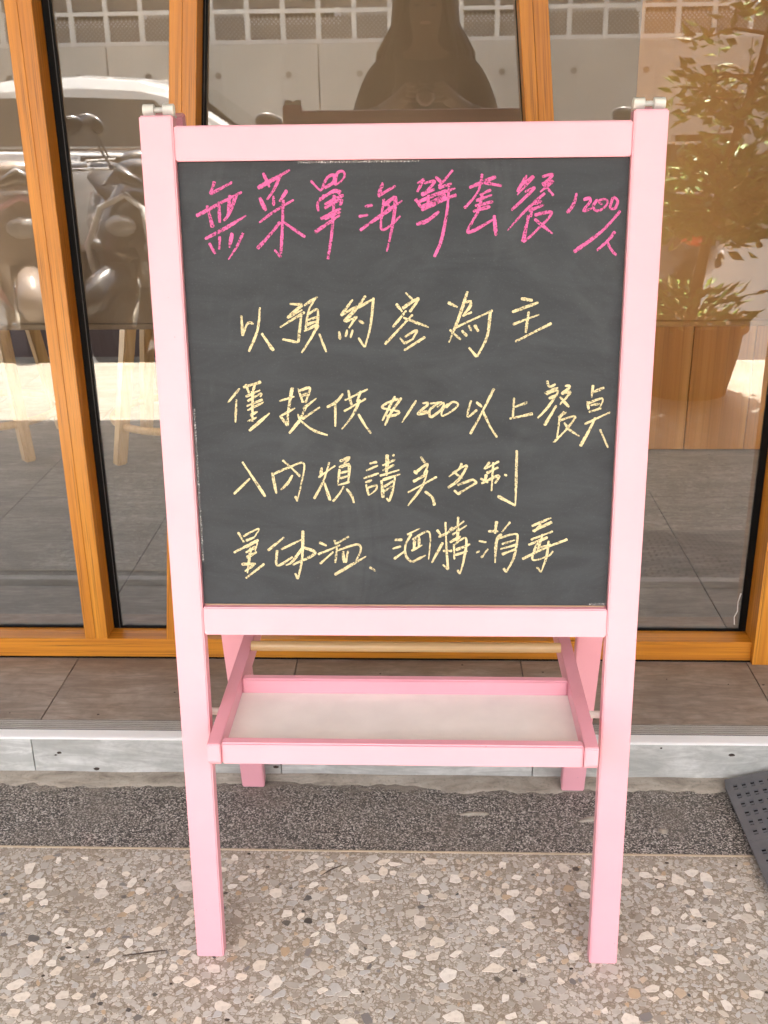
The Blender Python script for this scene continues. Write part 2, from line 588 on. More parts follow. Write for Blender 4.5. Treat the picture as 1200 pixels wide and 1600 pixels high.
# ---- terrazzo pavement
pave = struct(obj('pavement', bx(-9, 9, Y_KERB, Y_STRIP - 0.0035, -0.3, 0.0), M['terrazzo']))
dv = obj('divider_strip', bx(-9, 9, Y_STRIP - 0.0035, Y_STRIP, -0.02, 0.0012), M['brass'], pave)
strip = struct(obj('washed_pebble_strip', bx(-9, 9, Y_STRIP, Y_RISER, -0.3, -0.0015), M['pebble']))

def chip_poly(r, rng):
    n = rng.choice((4, 5, 5, 6, 6, 7))
    el = rng.uniform(0.5, 0.95)
    rot = rng.uniform(0, math.pi)
    a0 = rng.uniform(0, 6.28)
    pts = []
    for k in range(n):
        a = a0 + 2 * math.pi * (k + rng.uniform(-0.42, 0.42)) / n
        q = r * rng.uniform(0.76, 1.16)
        x, y = q * math.cos(a), q * math.sin(a) * el
        pts.append((x * math.cos(rot) - y * math.sin(rot), x * math.sin(rot) + y * math.cos(rot)))
    # cut corners slightly so stones look tumbled
    out = []
    for i in range(n):
        p, q = pts[i], pts[(i + 1) % n]
        for f in (0.10, 0.90):
            out.append((p[0] + (q[0] - p[0]) * f, p[1] + (q[1] - p[1]) * f))
    return out

def chips():
    rng = random.Random(11)
    X0, X1, Y0, Y1 = -1.05, 1.05, -1.42, Y_STRIP - 0.008
    cell = 0.012
    grid = {}
    placed = []
    def ok(x, y, r, ov):
        k = int(math.ceil((r + 0.016) / cell))
        ci, cj = int(x / cell + 1000), int(y / cell + 1000)
        for i in range(ci - k, ci + k + 1):
            for j in range(cj - k, cj + k + 1):
                for (px, py, pr) in grid.get((i, j), ()):
                    if (px - x) ** 2 + (py - y) ** 2 < (ov * (pr + r)) ** 2:
                        return False
        return True
    plan = [(0.0135, 0.0175, 150, 'c'), (0.010, 0.0135, 480, 'c'), (0.0075, 0.010, 800, 'c'), (0.0075, 0.012, 3200, 'm'), (0.0052, 0.0075, 14000, 'm'), (0.0034, 0.0052, 34000, 'm')]
    for r0, r1, tries, kind in plan:
        ov = 0.80 if kind == 'c' else 0.66
        for _ in range(tries):
            x, y, r = rng.uniform(X0, X1), rng.uniform(Y0, Y1), rng.uniform(r0, r1)
            if y + r > Y1:
                continue
            if ok(x, y, r, ov):
                grid.setdefault((int(x / cell + 1000), int(y / cell + 1000)), []).append((x, y, r))
                placed.append((x, y, r, kind))
    def add(vs, fs, x, y, r, h):
        p = chip_poly(r, rng)
        n = len(p)
        b = len(vs)
        for (u, v) in p:
            vs.append((x + u, y + v, -0.001))
        for (u, v) in p:
            vs.append((x + u * 0.95, y + v * 0.95, h))
        for i in range(n):
            fs.append((b + i, b + (i + 1) % n, b + n + (i + 1) % n, b + n + i))
        fs.append(tuple(range(b + n, b + 2 * n)))
    def inview(x, y):
        d = Vector((x, y, 0)) - Vector((0, -CAM_D, CAM_H))
        z = d.dot(_f)
        px, py = 600 + CAM_F * d.dot(_r) / z, 800 - CAM_F * d.dot(_u) / z
        return -15 < px < 1215 and py < 1615
    cream = [p for p in placed if p[3] == 'c']
    cream.sort(key=lambda p: (not inview(p[0], p[1]), -p[2]))
    for (x, y, r, k) in cream[:295]:
        vs, fs = [], []
        add(vs, fs, 0, 0, r, 0.0006)
        me = bpy.data.meshes.new('stone_chip')
        me.from_pydata(vs, [], fs)
        me.materials.append(M['chip_cream'])
        o = bpy.data.objects.new('stone_chip', me)
        o.location = (x, y, 0)
        COL.objects.link(o)
        o.parent = pave
    for nm, lst, mt in (('cream_chips', cream[295:], make_chip('cream_chip_small', _cream, True)), ('small_chips', [p for p in placed if p[3] == 'm'], M['chip_mixed'])):
        vs, fs = [], []
        for (x, y, r, k) in lst:
            add(vs, fs, x, y, r, rng.uniform(0.0002, 0.00075))
        me = bpy.data.meshes.new(nm)
        me.from_pydata(vs, [], fs)
        me.materials.append(mt)
        o = bpy.data.objects.new('aggregate', me)
        COL.objects.link(o)
        o.parent = pave
        o['kind'] = 'stuff'
chips()

# ---- mortar smear along the foot of the step
def mortar():
    rng = random.Random(3)
    bm = BM()
    N = 420
    from mathutils import noise
    prev = None
    for i in range(N + 1):
        x = -1.8 + 3.6 * i / N
        e = Y_RISER - 0.030 - 0.022 * noise.noise(Vector((x * 2.3, 0, 0))) - 0.018 * noise.noise(Vector((x * 9, 5, 0))) - 0.010 * noise.noise(Vector((x * 33, 9, 0))) - 0.005 * noise.noise(Vector((x * 110, 2, 0)))
        h = 0.0035 + 0.002 * noise.noise(Vector((x * 8, 3, 0)))
        row = [bm.verts.new(p) for p in ((x, Y_RISER + 0.002, h + 0.003), (x, Y_RISER - 0.012, h + 0.001), (x, e + 0.010, h * 0.55), (x, e + 0.003, h * 0.3), (x, e, -0.003))]
        if prev:
            for k in range(4):
                bm.faces.new((prev[k], prev[k + 1], row[k + 1], row[k]))
        prev = row
    bmesh.ops.recalc_face_normals(bm, faces=bm.faces)
    o = obj('mortar_smear', bm, M['mortar'], strip, smooth=True)
    # lumps of mortar and grit stuck on the pebble strip
    for (x, y, l, wd) in ((0.085, -0.395, 0.026, 0.004), (0.285, -0.405, 0.024, 0.006), (0.285, -0.462, 0.013, 0.009), (0.40, -0.435, 0.008, 0.007)):
        bm = BM()
        ellipsoid(bm, (0, 0, 0), (l, wd, 0.004), 14, 8)
        for v in bm.verts:
            v.co.x += rng.uniform(-1, 1) * l * 0.16
            v.co.y += rng.uniform(-1, 1) * wd * 0.25
        q = obj('mortar_lump', bm, M['mortar'], strip, smooth=True)
        q.location = (x, y, -0.001)
        q.rotation_euler.z = rng.uniform(-0.3, 0.3)
mortar()

# ---- entrance step
step = thing('entrance_step', 'low tiled entrance step with metal nosing under the wooden window frame', 'step', (0, -0.15, 0))
def place(o, loc):
    """object modelled round its own origin; loc is in world space (parents are unrotated empties)"""
    p = o.parent.location if o.parent else Vector((0, 0, 0))
    o.location = Vector(loc) - p
    return o
core = place(obj('bed', bx(-9, 9, Y_RISER + 0.0115, 0.05, -0.3, ZP - 0.0085), M['grout'], step), (0, 0, 0))
J = [-0.714 + 0.454 * k for k in range(-6, 10)]
tm = rm = None
for a, b in zip(J, J[1:]):
    cx = (a + b) / 2
    if tm is None:
        t_ = obj('step_tile', bx(-0.2262, 0.2262, -0.1165, 0.145, -0.008, 0), M['step_tile'], step, bevel=0.0008)
        r_ = obj('riser_tile', bx(-0.2262, 0.2262, 0, 0.011, -0.0365, 0.0365), M['riser_tile'], step, bevel=0.0008)
        tm, rm = t_.data, r_.data
    else:
        t_ = bpy.data.objects.new('step_tile', tm)
        r_ = bpy.data.objects.new('riser_tile', rm)
        for q in (t_, r_):
            COL.objects.link(q)
            q.parent = step
    place(t_, (cx, -0.117, ZP))
    place(r_, (cx, Y_RISER, 0.0385))
# nosing: grooved aluminium strip with a white front lip
place(obj('nosing_strip', bx(-9, 9, -0.2695, -0.2345, ZP - 0.006, ZP - 0.0012), M['black'], step), (0, 0, 0))
for k in range(5):
    y = -0.2660 + k * 0.0062
    place(obj('ridge', bx(-9, 9, y, y + 0.0030, ZP - 0.0013, ZP + 0.0010), M['nosing_groove'], step, bevel=0.0004), (0, 0, 0))
place(obj('nosing_lip', prism(BM(), [(-0.270, ZP - 0.0040), (-0.270, ZP + 0.0005), (-0.291, ZP + 0.0002), (-0.2945, ZP - 0.0008), (-0.2958, ZP - 0.0022), (-0.2952, ZP - 0.0040)], 'x', -9, 9), M['nosing_white'], step), (0, 0, 0))

def flecks():
    rng = random.Random(31)
    bm = BM()
    spots = [(-0.665, 0.046, 0.0035), (-0.672, 0.041, 0.002), (-0.60, 0.012, 0.0045), (-0.715, 0.004, 0.0025), (-0.27, 0.020, 0.004), (0.02, 0.040, 0.004), (0.035, 0.036, 0.003), (0.05, 0.041, 0.0025), (0.545, 0.055, 0.0045), (0.42, 0.068, 0.002), (0.30, 0.03, 0.0018), (-0.40, 0.03, 0.0018)]
    for (x, z, r) in spots:
        ellipsoid(bm, (x, Y_RISER - 0.0002, z), (r * 1.3, 0.0008, r * 0.7), 8, 6)
    for k in range(26):
        x, y, r = rng.uniform(-0.8, 0.8), rng.uniform(-0.24, -0.01), rng.uniform(0.0006, 0.0018)
        ellipsoid(bm, (x, y, ZP + 0.0002), (r * 1.4, r, 0.0006), 8, 6)
    for v in bm.verts:
        v.co.x += rng.uniform(-0.0007, 0.0007)
        v.co.z += rng.uniform(-0.0004, 0.0004)
    o = obj('dirt_flecks', bm, M['dirt'], step)
    o['kind'] = 'stuff'
    place(o, (0, 0, 0))
    bm = BM()
    for k in range(60):
        x, y, r = rng.uniform(-0.8, 0.8), rng.uniform(-1.2, -0.5), rng.uniform(0.0008, 0.0026)
        ellipsoid(bm, (x, y, 0.0006), (r * rng.uniform(1, 2.2), r, 0.0007), 8, 6)
    tube(bm, [(-0.435, -0.735, 0.0012), (-0.40, -0.728, 0.0016), (-0.372, -0.722, 0.0012)], [0.0006, 0.0013, 0.0005], 6)
    tube(bm, [(-0.165, -0.56, 0.0012), (-0.15, -0.545, 0.0016), (-0.13, -0.533, 0.0012)], [0.0006, 0.0010, 0.0005], 6)
    o = obj('grit', bm, M['dirt'], pave)
    o['kind'] = 'stuff'
flecks()

# ---- interior floor, walls and ceiling of the shop
ifl = struct(obj('interior_floor', bx(-3.39, 3.39, 0.05, 3.2, -0.3, ZP - 0.008), M['grout']))
fm = None
for a, b in zip(J, J[1:]):
    if a < -3.4 or b > 3.5:
        continue
    for j in range(3):
        if fm is None:
            f_ = obj('floor_tile', bx(-0.2262, 0.2262, -0.4532, 0.4532, -0.008, 0), M['floor_tile'], ifl, bevel=0.0008)
            fm = f_.data
        else:
            f_ = bpy.data.objects.new('floor_tile', fm)
            COL.objects.link(f_)
            f_.parent = ifl
        f_.location = ((a + b) / 2, 0.136 + 0.454 + j * 0.908 - 0.09, ZP)
struct(obj('interior_back_wall', bx(-3.4, 3.4, 2.75, 2.9, ZP - 0.006, 2.9), M['dark_wall']))
# room ends left open, with paving added outside to bounce sunlight in
struct(obj('interior_ceiling', bx(-3.4, 3.4, 0.125, 3.2, 2.9, 3.0), M['plaster']))
for x0, x1 in ((-14, -3.4), (3.4, 14)):
    struct(obj('bounce_paving', bx(x0, x1, 0.13, 14, -0.3, ZP - 0.012), M['concrete']))
BEAM_Z = 2.10  # unseen beam set low to cut high sky light off upward faces
# ---- arcade roof and the building above it
struct(obj('arcade_ceiling', bx(-9, 9, -2.65, 0.12, 3.0, 3.3), M['ceiling']))
struct(obj('low_shading_beam', bx(-9, 9, -2.65, -2.40, BEAM_Z, 2.998), M['plaster']))
for x0, x1 in ((-5.2, -5.0), (5.0, 5.2)):
    struct(obj('side_light_blocker', bx(x0, x1, -2.39, 0.0, 0.0, 2.998), M['brick']))  # added unseen walls that keep sky light from entering along the arcade
up = thing('building', 'upper storeys of the shop building carried on square columns over the arcade', 'building', (0, 0, 3.3))
place(obj('facade_wall', bx(-9, 9, -2.65, -2.35, 3.3, 7.5), M['facade'], up), (0, 0, 0))
for x in (-3.3, 3.5):
    place(obj('column', bx(x - 0.22, x + 0.22, -2.64, -2.24, 0, BEAM_Z - 0.002), M['brick'], up, bevel=0.01), (0, 0, 0))

# ---- road, opposite wall and fence
struct(obj('road', bx(-60, 60, -60, Y_KERB, -0.5, ROAD_Z), M['asphalt']))
WY = -9.0
wall = thing('retaining_wall', 'long bare concrete wall with rows of round tie holes across the road', 'wall', (0, WY, ROAD_Z))
PW = 2.04
for k in range(-7, 8):
    place(obj('wall_panel', bx(k * PW - 1.015, k * PW + 1.015, WY - 0.25, WY, ROAD_Z - 0.1, 1.63), M['concrete'], wall, bevel=0.006), (0, 0, 0))
hm = None
for k in range(-13, 14):
    for z in (0.55, 1.36):
        bm = tube(BM(), [(0, -0.01, 0), (0, 0.004, 0)], 0.030, 12)
        if hm is None:
            h_ = obj('tie_plug', bm, M['hole'], wall)
            hm = h_.data
        else:
            bm.free()
            h_ = bpy.data.objects.new('tie_plug', hm)
            COL.objects.link(h_)
            h_.parent = wall
        place(h_, (k * 0.68 + 0.05, WY, z))
fence = thing('lattice_fence', 'white lattice fence standing on top of the concrete wall', 'fence', (0, WY, 1.63))
FY = WY - 0.12
pm = lm = None
def lattice_bm(wd, hh):
    bm = BM()
    n = 7
    for s in (1, -1):
        for k in range(-n, n + 1):
            c = k * wd / n
            # clip a 45 degree bar to the panel
            pts = []
            for t in [i / 40 for i in range(41)]:
                z = hh * t
                x = c + s * (z - hh / 2)
                if abs(x) <= wd / 2:
                    pts.append((x, 0.004 * s, z))
            if len(pts) > 2:
                tube(bm, [pts[0], pts[-1]], 0.008, 4)
    return bm
for k in range(-24, 25):
    x = k * 0.34
    if pm is None:
        p_ = obj('post', bx(-0.022, 0.022, -0.022, 0.022, 0, 0.62), M['white_paint'], fence, bevel=0.004)
        l_ = obj('lattice_panel', lattice_bm(0.29, 0.22), M['grey_panel'], fence)
        g_ = obj('infill_board', bx(-0.145, 0.145, -0.01, 0.01, 0, 0.27), M['grey_panel'], fence)
        pm, lm, gm = p_.data, l_.data, g_.data
    else:
        p_, l_, g_ = (bpy.data.objects.new(a_, b_) for a_, b_ in (('post', pm), ('lattice_panel', lm), ('infill_board', gm)))
        for q in (p_, l_, g_):
            COL.objects.link(q)
            q.parent = fence
    l_['kind'] = 'stuff'
    place(p_, (x, FY, 1.63))
    place(l_, (x + 0.17, FY, 1.66))
    place(g_, (x + 0.17, FY, 1.95))
for z in (1.64, 1.905, 2.24):
    place(obj('rail', bx(-8.4, 8.4, FY - 0.018, FY + 0.03, z, z + 0.035), M['white_paint'], fence), (0, 0, 0))
house = thing('pale_house', 'pale rendered house standing behind the lattice fence', 'building', (0, -16, 0))
place(obj('wall', bx(-14, 12, -22, -16, -0.2, 4.6), M['facade'], house), (0, 0, 0))
for k in range(-4, 4):
    wf = place(obj('window', bx(k * 3 + 0.2, k * 3 + 1.7, -16.03, -15.97, 2.2, 3.4), M['white_paint'], house), (0, 0, 0))
    obj('pane', bx(k * 3 + 0.3, k * 3 + 1.6, -15.965, -15.955, 2.3, 3.3), M['car_glass'], wf)

# ================================================================ SHOPFRONT
shop = thing('shop_window', 'shop window front of orange varnished wood with large reflecting panes', 'shopfront', (0, 0, ZP))
TOP = 2.62
def member(name, zlo, zhi, x0lo, x0hi, wd, y0, y1, mat, groove=True):
    """upright of face width wd whose left edge runs from x0lo (bottom) to x0hi (top)"""
    ang = math.atan2(x0hi - x0lo, zhi - zlo)
    L = math.hypot(x0hi - x0lo, zhi - zlo)
    bm = BM()
    if groove:
        g = wd * 0.47
        prism(bm, [(0, y0 + 0.001), (0.001, y0), (g - 0.0007, y0), (g, y0 + 0.0012), (g + 0.0007, y0), (wd - 0.001, y0), (wd, y0 + 0.001), (wd, y1), (0, y1)], 'z', -0.0, L)
    else:
        box(bm, 0, wd, y0, y1, 0, L)
    o = obj(name, bm, mat, shop)
    o.rotation_euler.y = ang
    place(o, (x0lo, 0, zlo))
    return o
ZS = 0.1235
member('mullion', ZS + 0.0005, TOP, -0.696, -0.696, 0.0465, 0, 0.0495, M['orange_z'])
member('mullion', ZS + 0.0005, TOP, -0.528, -0.301, 0.0465, 0, 0.0495, M['orange_z'])
member('mullion', ZS + 0.0005, TOP, 0.263, 0.025, 0.0475, 0, 0.0495, M['orange_z'])
member('mullion', ZS + 0.0005, TOP, -1.62, -1.62, 0.0465, 0, 0.0495, M['orange_z'])
member('mullion', ZS + 0.0005, TOP, 1.62, 1.62, 0.0465, 0, 0.0495, M['orange_z'])
member('door_jamb', ZP + 0.001, TOP, 0.656, 0.656, 0.085, -0.014, 0.0495, M['orange_z'], False)
# flat black glazing strips beside the wood, just in front of the glass
def inner(x0lo, x0hi, wd):
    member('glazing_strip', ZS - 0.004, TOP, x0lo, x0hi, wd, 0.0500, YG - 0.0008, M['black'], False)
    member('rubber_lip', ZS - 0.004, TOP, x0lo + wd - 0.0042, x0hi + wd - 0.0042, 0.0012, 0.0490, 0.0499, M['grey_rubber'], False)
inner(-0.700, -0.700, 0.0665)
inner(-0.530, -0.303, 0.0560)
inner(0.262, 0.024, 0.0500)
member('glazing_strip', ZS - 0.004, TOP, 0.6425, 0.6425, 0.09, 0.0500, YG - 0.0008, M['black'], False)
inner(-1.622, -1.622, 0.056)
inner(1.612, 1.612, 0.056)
sl = place(obj('sill', prism(BM(), [(0.0, ZP + 0.0005), (0.0, ZS - 0.001), (0.001, ZS), (0.05, ZS - 0.001), (0.05, ZP + 0.0005)], 'x', -6, 0.6557), M['orange_x'], shop), (0, 0, 0))
place(obj('sill', bx(0.7415, 6, 0, 0.05, ZP + 0.0005, ZS), M['orange_x'], shop), (0, 0, 0))
place(obj('sealant_line', bx(-6, 6, -0.0016, -0.0002, ZP + 0.0002, ZP + 0.0034), M['black'], shop), (0, 0, 0))
place(obj('bottom_gasket', bx(-6, 6, 0.0505, 0.075, ZP - 0.004, ZS - 0.012), M['black'], shop), (0, 0, 0))
place(obj('silicone_bead', bx(-6, 6, 0.0503, YG - 0.0009, ZS - 0.0118, ZS + 0.0035), M['black'], shop), (0, 0, 0))
place(obj('head_rail', bx(-6, 6, 0, 0.10, TOP, TOP + 0.08), M['orange_x'], shop), (0, 0, 0))
place(obj('wall_above', bx(-9, 9, 0.0, 0.12, TOP + 0.08, 3.0), M['plaster'], shop), (0, 0, 0))
for x0, x1 in ((-6, -3.2), (3.2, 6)):
    place(obj('side_wall', bx(x0, x1, 0.05, 0.12, ZS, TOP), M['plaster'], shop), (0, 0, 0))
# panes: polygons cut to the bays, real 6 mm plates
def lean(x0lo, x0hi, z):
    return x0lo + (x0hi - x0lo) * (z - ZS) / (TOP - ZS)
zb, zt = ZS - 0.0119, TOP - 0.002
bays = [((-3.2, -3.2), (-1.60, -1.60)), ((-1.60, -1.60), (-0.675, -0.675)), ((-0.675, -0.675), (-0.505, -0.278)), ((-0.505, -0.278), (0.287, 0.049)), ((0.287, 0.049), (0.70, 0.70)), ((0.70, 0.70), (1.64, 1.64)), ((1.64, 1.64), (3.2, 3.2))]
for (a, b) in bays:
    e = 0.0008
    pts = [(a[0] + e, zb), (b[0] - e, zb), (b[1] - e, zt), (a[1] + e, zt)]
    bm = prism(BM(), pts, 'y', YG, YG + 0.006)
    bm.faces.ensure_lookup_table()
    for f in bm.faces:
        f.material_index = 0 if f.normal.y < -0.9 else 1
    place(obj('glass_pane', bm, [M['glass'], M['glass_body']], shop), (0, 0, 0))
# little white drip on the right pane and specks of paint on the glass edge
tube_pts = [(0.634, YG - 0.0006, 0.135), (0.632, YG - 0.0006, 0.152), (0.637, YG - 0.0006, 0.165), (0.636, YG - 0.0006, 0.186), (0.640, YG - 0.0006, 0.205)]
place(obj('paint_drip', tube(BM(), tube_pts, [0.0012, 0.0008, 0.0011, 0.0008, 0.0014], 6), M['scratch'], shop), (0, 0, 0))

# ---- roller blinds behind the glass
ZB = 0.729
def blind(x0, x1, mat, label):
    b = thing('roller_blind', label, 'blind', ((x0 + x1) / 2, 0.16, ZB), 0, 'roller blinds behind the shop window')
    n = 40
    bm = BM()
    fr = [bm.verts.new((x0 + (x1 - x0) * i / n, 0.16 + 0.0015 * math.sin(i * 0.9), ZB + 0.012)) for i in range(n + 1)]
    tp = [bm.verts.new((v.co.x, v.co.y, 2.5)) for v in fr]
    for i in range(n):
        bm.faces.new((fr[i], fr[i + 1], tp[i + 1], tp[i]))
    ex = bmesh.ops.extrude_face_region(bm, geom=list(bm.faces))
    for v in [g for g in ex['geom'] if isinstance(g, bmesh.types.BMVert)]:
        v.co.y += 0.002
    bmesh.ops.recalc_face_normals(bm, faces=bm.faces)
    place(obj('fabric', bm, mat, b), (0, 0, 0))
    place(obj('hem_bar', bx(x0, x1, 0.155, 0.167, ZB, ZB + 0.0118), mat, b, bevel=0.002), (0, 0, 0))
    place(obj('roller', tube(BM(), [(x0, 0.165, 2.53), (x1, 0.165, 2.53)], 0.025, 14), M['aluminium'], b), (0, 0, 0))
blind(-3.1, -1.63, M['blind_grey'], 'greyish beige roller blind drawn down behind the far left pane')
blind(-1.59, -0.692, M['blind_grey'], 'greyish beige roller blind behind the pane left of the upright wooden mullion')
blind(-0.690, 0.380, M['blind_grey'], 'wide greyish beige roller blind behind the two leaning mullions and the easel')
blind(0.381, 1.60, M['blind_brown'], 'warm brown roller blind drawn down behind the right pane')

# ---- counter and stools inside
counter = thing('wooden_counter', 'brown wooden counter of wide upright boards standing inside behind the right pane', 'counter', (1.3, 1.5, ZP))
xs = [0.36, 0.62, 0.83, 1.02, 1.24, 1.48, 1.75, 2.0]
for a, b in zip(xs, xs[1:]):
    o = obj('front_board', bx(-(b - a) / 2 + 0.0012, (b - a) / 2 - 0.0012, 0, 0.02, 0, 0.98), M['counter_wood'], counter, bevel=0.001)
    place(o, ((a + b) / 2, 1.38, ZP + 0.004))
place(obj('side_panel', bx(0.36, 0.385, 1.4005, 1.9, ZP + 0.004, ZP + 0.984), M['counter_wood'], counter), (0, 0, 0))
place(obj('counter_top', bx(0.33, 2.03, 1.34, 1.95, ZP + 0.985, ZP + 1.02), M['counter_wood'], counter, bevel=0.003), (0, 0, 0))

def make_stool(label, loc, rz):
    s = thing('bar_stool', label, 'stool', loc, rz, 'light wooden stools inside the shop')
    H_ = 0.70
    obj('seat', lathe(BM(), [(0.02, H_ - 0.03), (0.165, H_ - 0.03), (0.18, H_ - 0.022), (0.18, H_ - 0.006), (0.17, H_), (0.02, H_ - 0.006)], seg=32), M['stool_wood'], s, smooth=False)
    for k in range(4):
        a = math.pi / 4 + k * math.pi / 2
        c, sn = math.cos(a), math.sin(a)
        bm = BM()
        rings = []
        for (r0, z, hw) in ((0.245, 0, 0.0175), (0.125, H_ - 0.031, 0.021)):
            rings.append([(r0 * c + u * c - v * sn, r0 * sn + u * sn + v * c, z) for u, v in ((-hw, -hw), (hw, -hw), (hw, hw), (-hw, hw))])
        loft(bm, rings)
        obj('leg', bm, M['stool_wood'], s, bevel=0.004, seg=2)
    ring = [(0.222 * math.cos(2 * math.pi * k / 36), 0.222 * math.sin(2 * math.pi * k / 36), 0.12) for k in range(37)]
    obj('foot_ring', tube(BM(), ring, 0.0125, 8, False), M['stool_wood'], s, smooth=True)
    return s
def dup(root, loc, rz, label):
    r_ = root.copy()
    COL.objects.link(r_)
    r_.location = loc
    r_.rotation_euler = (0, 0, rz)
    r_['label'] = label
    for ch in list(root.children):
        c = ch.copy()
        COL.objects.link(c)
        c.parent = r_
        for g in ch.children:
            d = g.copy()
            COL.objects.link(d)
            d.parent = c
    return r_
# legs seen at (-1.27,1.28), (-0.965,1.25) on the floor
st = make_stool('light wooden stool inside left of the upright mullion', (-1.44, 1.455, ZP), 0.0)
dup(st, (-0.79, 1.42, ZP), 0.0, 'light wooden stool inside between the upright mullion and the easel')

# ================================================================ EASEL
EB = Vector((-0.02728, -0.73393, 0.0))
PSI, AL, EL = -0.00166, 0.08455, 1.13992
EW, PWD = 0.60, 0.0387
easel = thing('easel_sign', 'pink painted wooden double sided chalkboard easel standing before the shop window', 'chalkboard easel', EB, PSI)
UF = Vector((0, math.sin(AL), math.cos(AL)))
NF = Vector((0, -math.cos(AL), math.sin(AL)))      # towards the viewer
def efr(o):
    """front-frame local space: x across, z up along the lean, y into the frame"""
    o.rotation_euler = (-AL, 0, 0)
    return o
def ebox(name, x0, x1, y0, y1, z0, z1, mat, parent=None, bevel=0.0015):
    o = obj(name, bx(x0, x1, y0, y1, z0, z1), mat, parent or easel, bevel=bevel, seg=2)
    if parent is None:
        efr(o)
    return o
h = EW / 2
TH = 0.022
for s in (-1, 1):
    x0, x1 = (-h, -h + PWD) if s < 0 else (h - PWD, h)
    # feet cut level with the floor although the post leans
    c = TH * math.tan(AL)
    bm = BM()
    prism(bm, [(0, 0), (TH, -c), (TH, EL), (0, EL)], 'x', x0, x1)
    efr(obj('front_post', bm, M['pink'], easel, bevel=0.0018, seg=2))
xi = h - PWD - 0.0006
ebox('top_rail', -xi, xi, 0.0006, 0.020, 1.0898, 1.1284, M['pink'])
ebox('bottom_rail', -xi, xi, 0.0006, 0.020, 0.5007, 0.5393, M['pink'])
BY = 0.0095                                         # the board sits back in the frame
board = ebox('chalkboard', -xi + 0.0003, xi - 0.0003, BY, BY + 0.005, 0.5412, 1.0893, M['board'], bevel=0.0004)
edge = obj('raw_edge', bx(-xi + 0.003, xi - 0.003, BY - 0.0008, BY + 0.004, 0.5397, 0.5410), M['raw_edge'], board)
# rear frame
RT = Vector((0, -0.590 - EB.y, 1.118))
RF = Vector((0, -0.328 - EB.y, 0.0))
RL = (RT - RF).length
RA = math.atan2(RF.y - RT.y, RT.z - RF.z)           # leans towards the front
def rfr(o):
    o.location = RF
    o.rotation_euler = (RA, 0, 0)
    return o
RX = 0.0035
for s in (-1, 1):
    a, b = (-0.3035, -0.2635) if s < 0 else (0.2655, 0.3055)
    bm = BM()
    c = 0.022 * math.tan(RA)
    prism(bm, [(0, 0), (0.022, c), (0.022, RL + 0.015), (0, RL + 0.015)], 'x', a + RX, b + RX)
    rfr(obj('rear_post', bm, M['pink'], easel, bevel=0.0018, seg=2))
def rbox(name, x0, x1, y0, y1, z0, z1, mat):
    return rfr(obj(name, bx(x0, x1, y0, y1, z0, z1), mat, easel, bevel=0.0015))
rbox('top_rail', -0.2595, 0.2685, 0.002, 0.020, 1.095, 1.133, M['pink'])
rbox('bottom_rail', -0.2595, 0.2685, 0.002, 0.020, 0.56, 0.598, M['pink'])
rbox('rear_board', -0.2590, 0.2680, 0.008, 0.013, 0.5985, 1.0945, M['tray_white'])
# white plastic hinges on the post tops
for s in (-1, 1):
    hx = s * (h - PWD / 2)
    hy = math.sin(AL) * EL + 0.020
    hz = math.cos(AL) * EL + 0.0055
    hg = obj('hinge', bx(hx - 0.017, hx + 0.017, hy - 0.004, hy + 0.016, hz - 0.010, hz - 0.0062), M['white_plastic'], easel, bevel=0.0008)
    for dx in (-1, 1):
        x0 = hx + dx * 0.0115
        obj('hinge_knob', tube(BM(), [(x0 - 0.0065, hy, hz), (x0 - 0.006, hy, hz), (x0 + 0.006, hy, hz), (x0 + 0.0065, hy, hz)], [0.0058, 0.0066, 0.0066, 0.0058], 20), M['white_plastic'], hg)
    obj('hinge_pin', tube(BM(), [(hx - 0.006, hy, hz), (hx + 0.006, hy, hz)], 0.0030, 12), M['white_plastic'], hg)
# tray between the frames
tray = obj('tray', bx(-0.2365, 0.2295, -0.0205, 0.130, 0.3565, 0.3605), M['tray_white'], easel)
tray['label'] = 'pink tray with an off white bottom panel'
def tb(name, x0, x1, y0, y1, z0, z1, mat=None, bev=0.0022):
    return obj(name, bx(x0, x1, y0, y1, z0, z1), mat or M['pink'], tray, bevel=bev, seg=2)
tb('front_bar', -0.2330, 0.2285, -0.036, -0.021, 0.3535, 0.3855)
tb('back_bar', -0.2330, 0.2285, 0.1305, 0.1445, 0.3535, 0.3825)
for x0, x1 in ((-0.2505, -0.2335), (0.2290, 0.2465)):
    bm = prism(BM(), [(-0.040, 0.360), (-0.036, 0.354), (-0.030, 0.3515), (0.345, 0.3515), (0.345, 0.3855), (-0.0385, 0.3855), (-0.040, 0.384)], 'x', x0, x1)
    obj('side_arm', bm, M['pink'], tray, bevel=0.0015, seg=2)
for s, xa, xb in ((-1, -0.2645, -0.2495), (1, 0.2455, 0.2645)):
    obj('peg', tube(BM(), [(xa, 0.062, 0.372), (xb, 0.062, 0.372)], 0.0052, 14), M['white_plastic'], easel)
obj('paper_dowel', tube(BM(), [(-0.2325, 0.219, 0.388), (0.2280, 0.219, 0.388)], 0.0075, 18), M['dowel_wood'], easel, smooth=False)

# ---- chalk writing, drawn on the board plane
def cam_ray(u, v):
    return _f + _r * ((u - 600) / CAM_F) - _u * ((v - 800) / CAM_F)
_R0 = Matrix.Rotation(PSI, 3, 'Z') @ Matrix.Rotation(-AL, 3, 'X')
_RI = _R0.transposed()
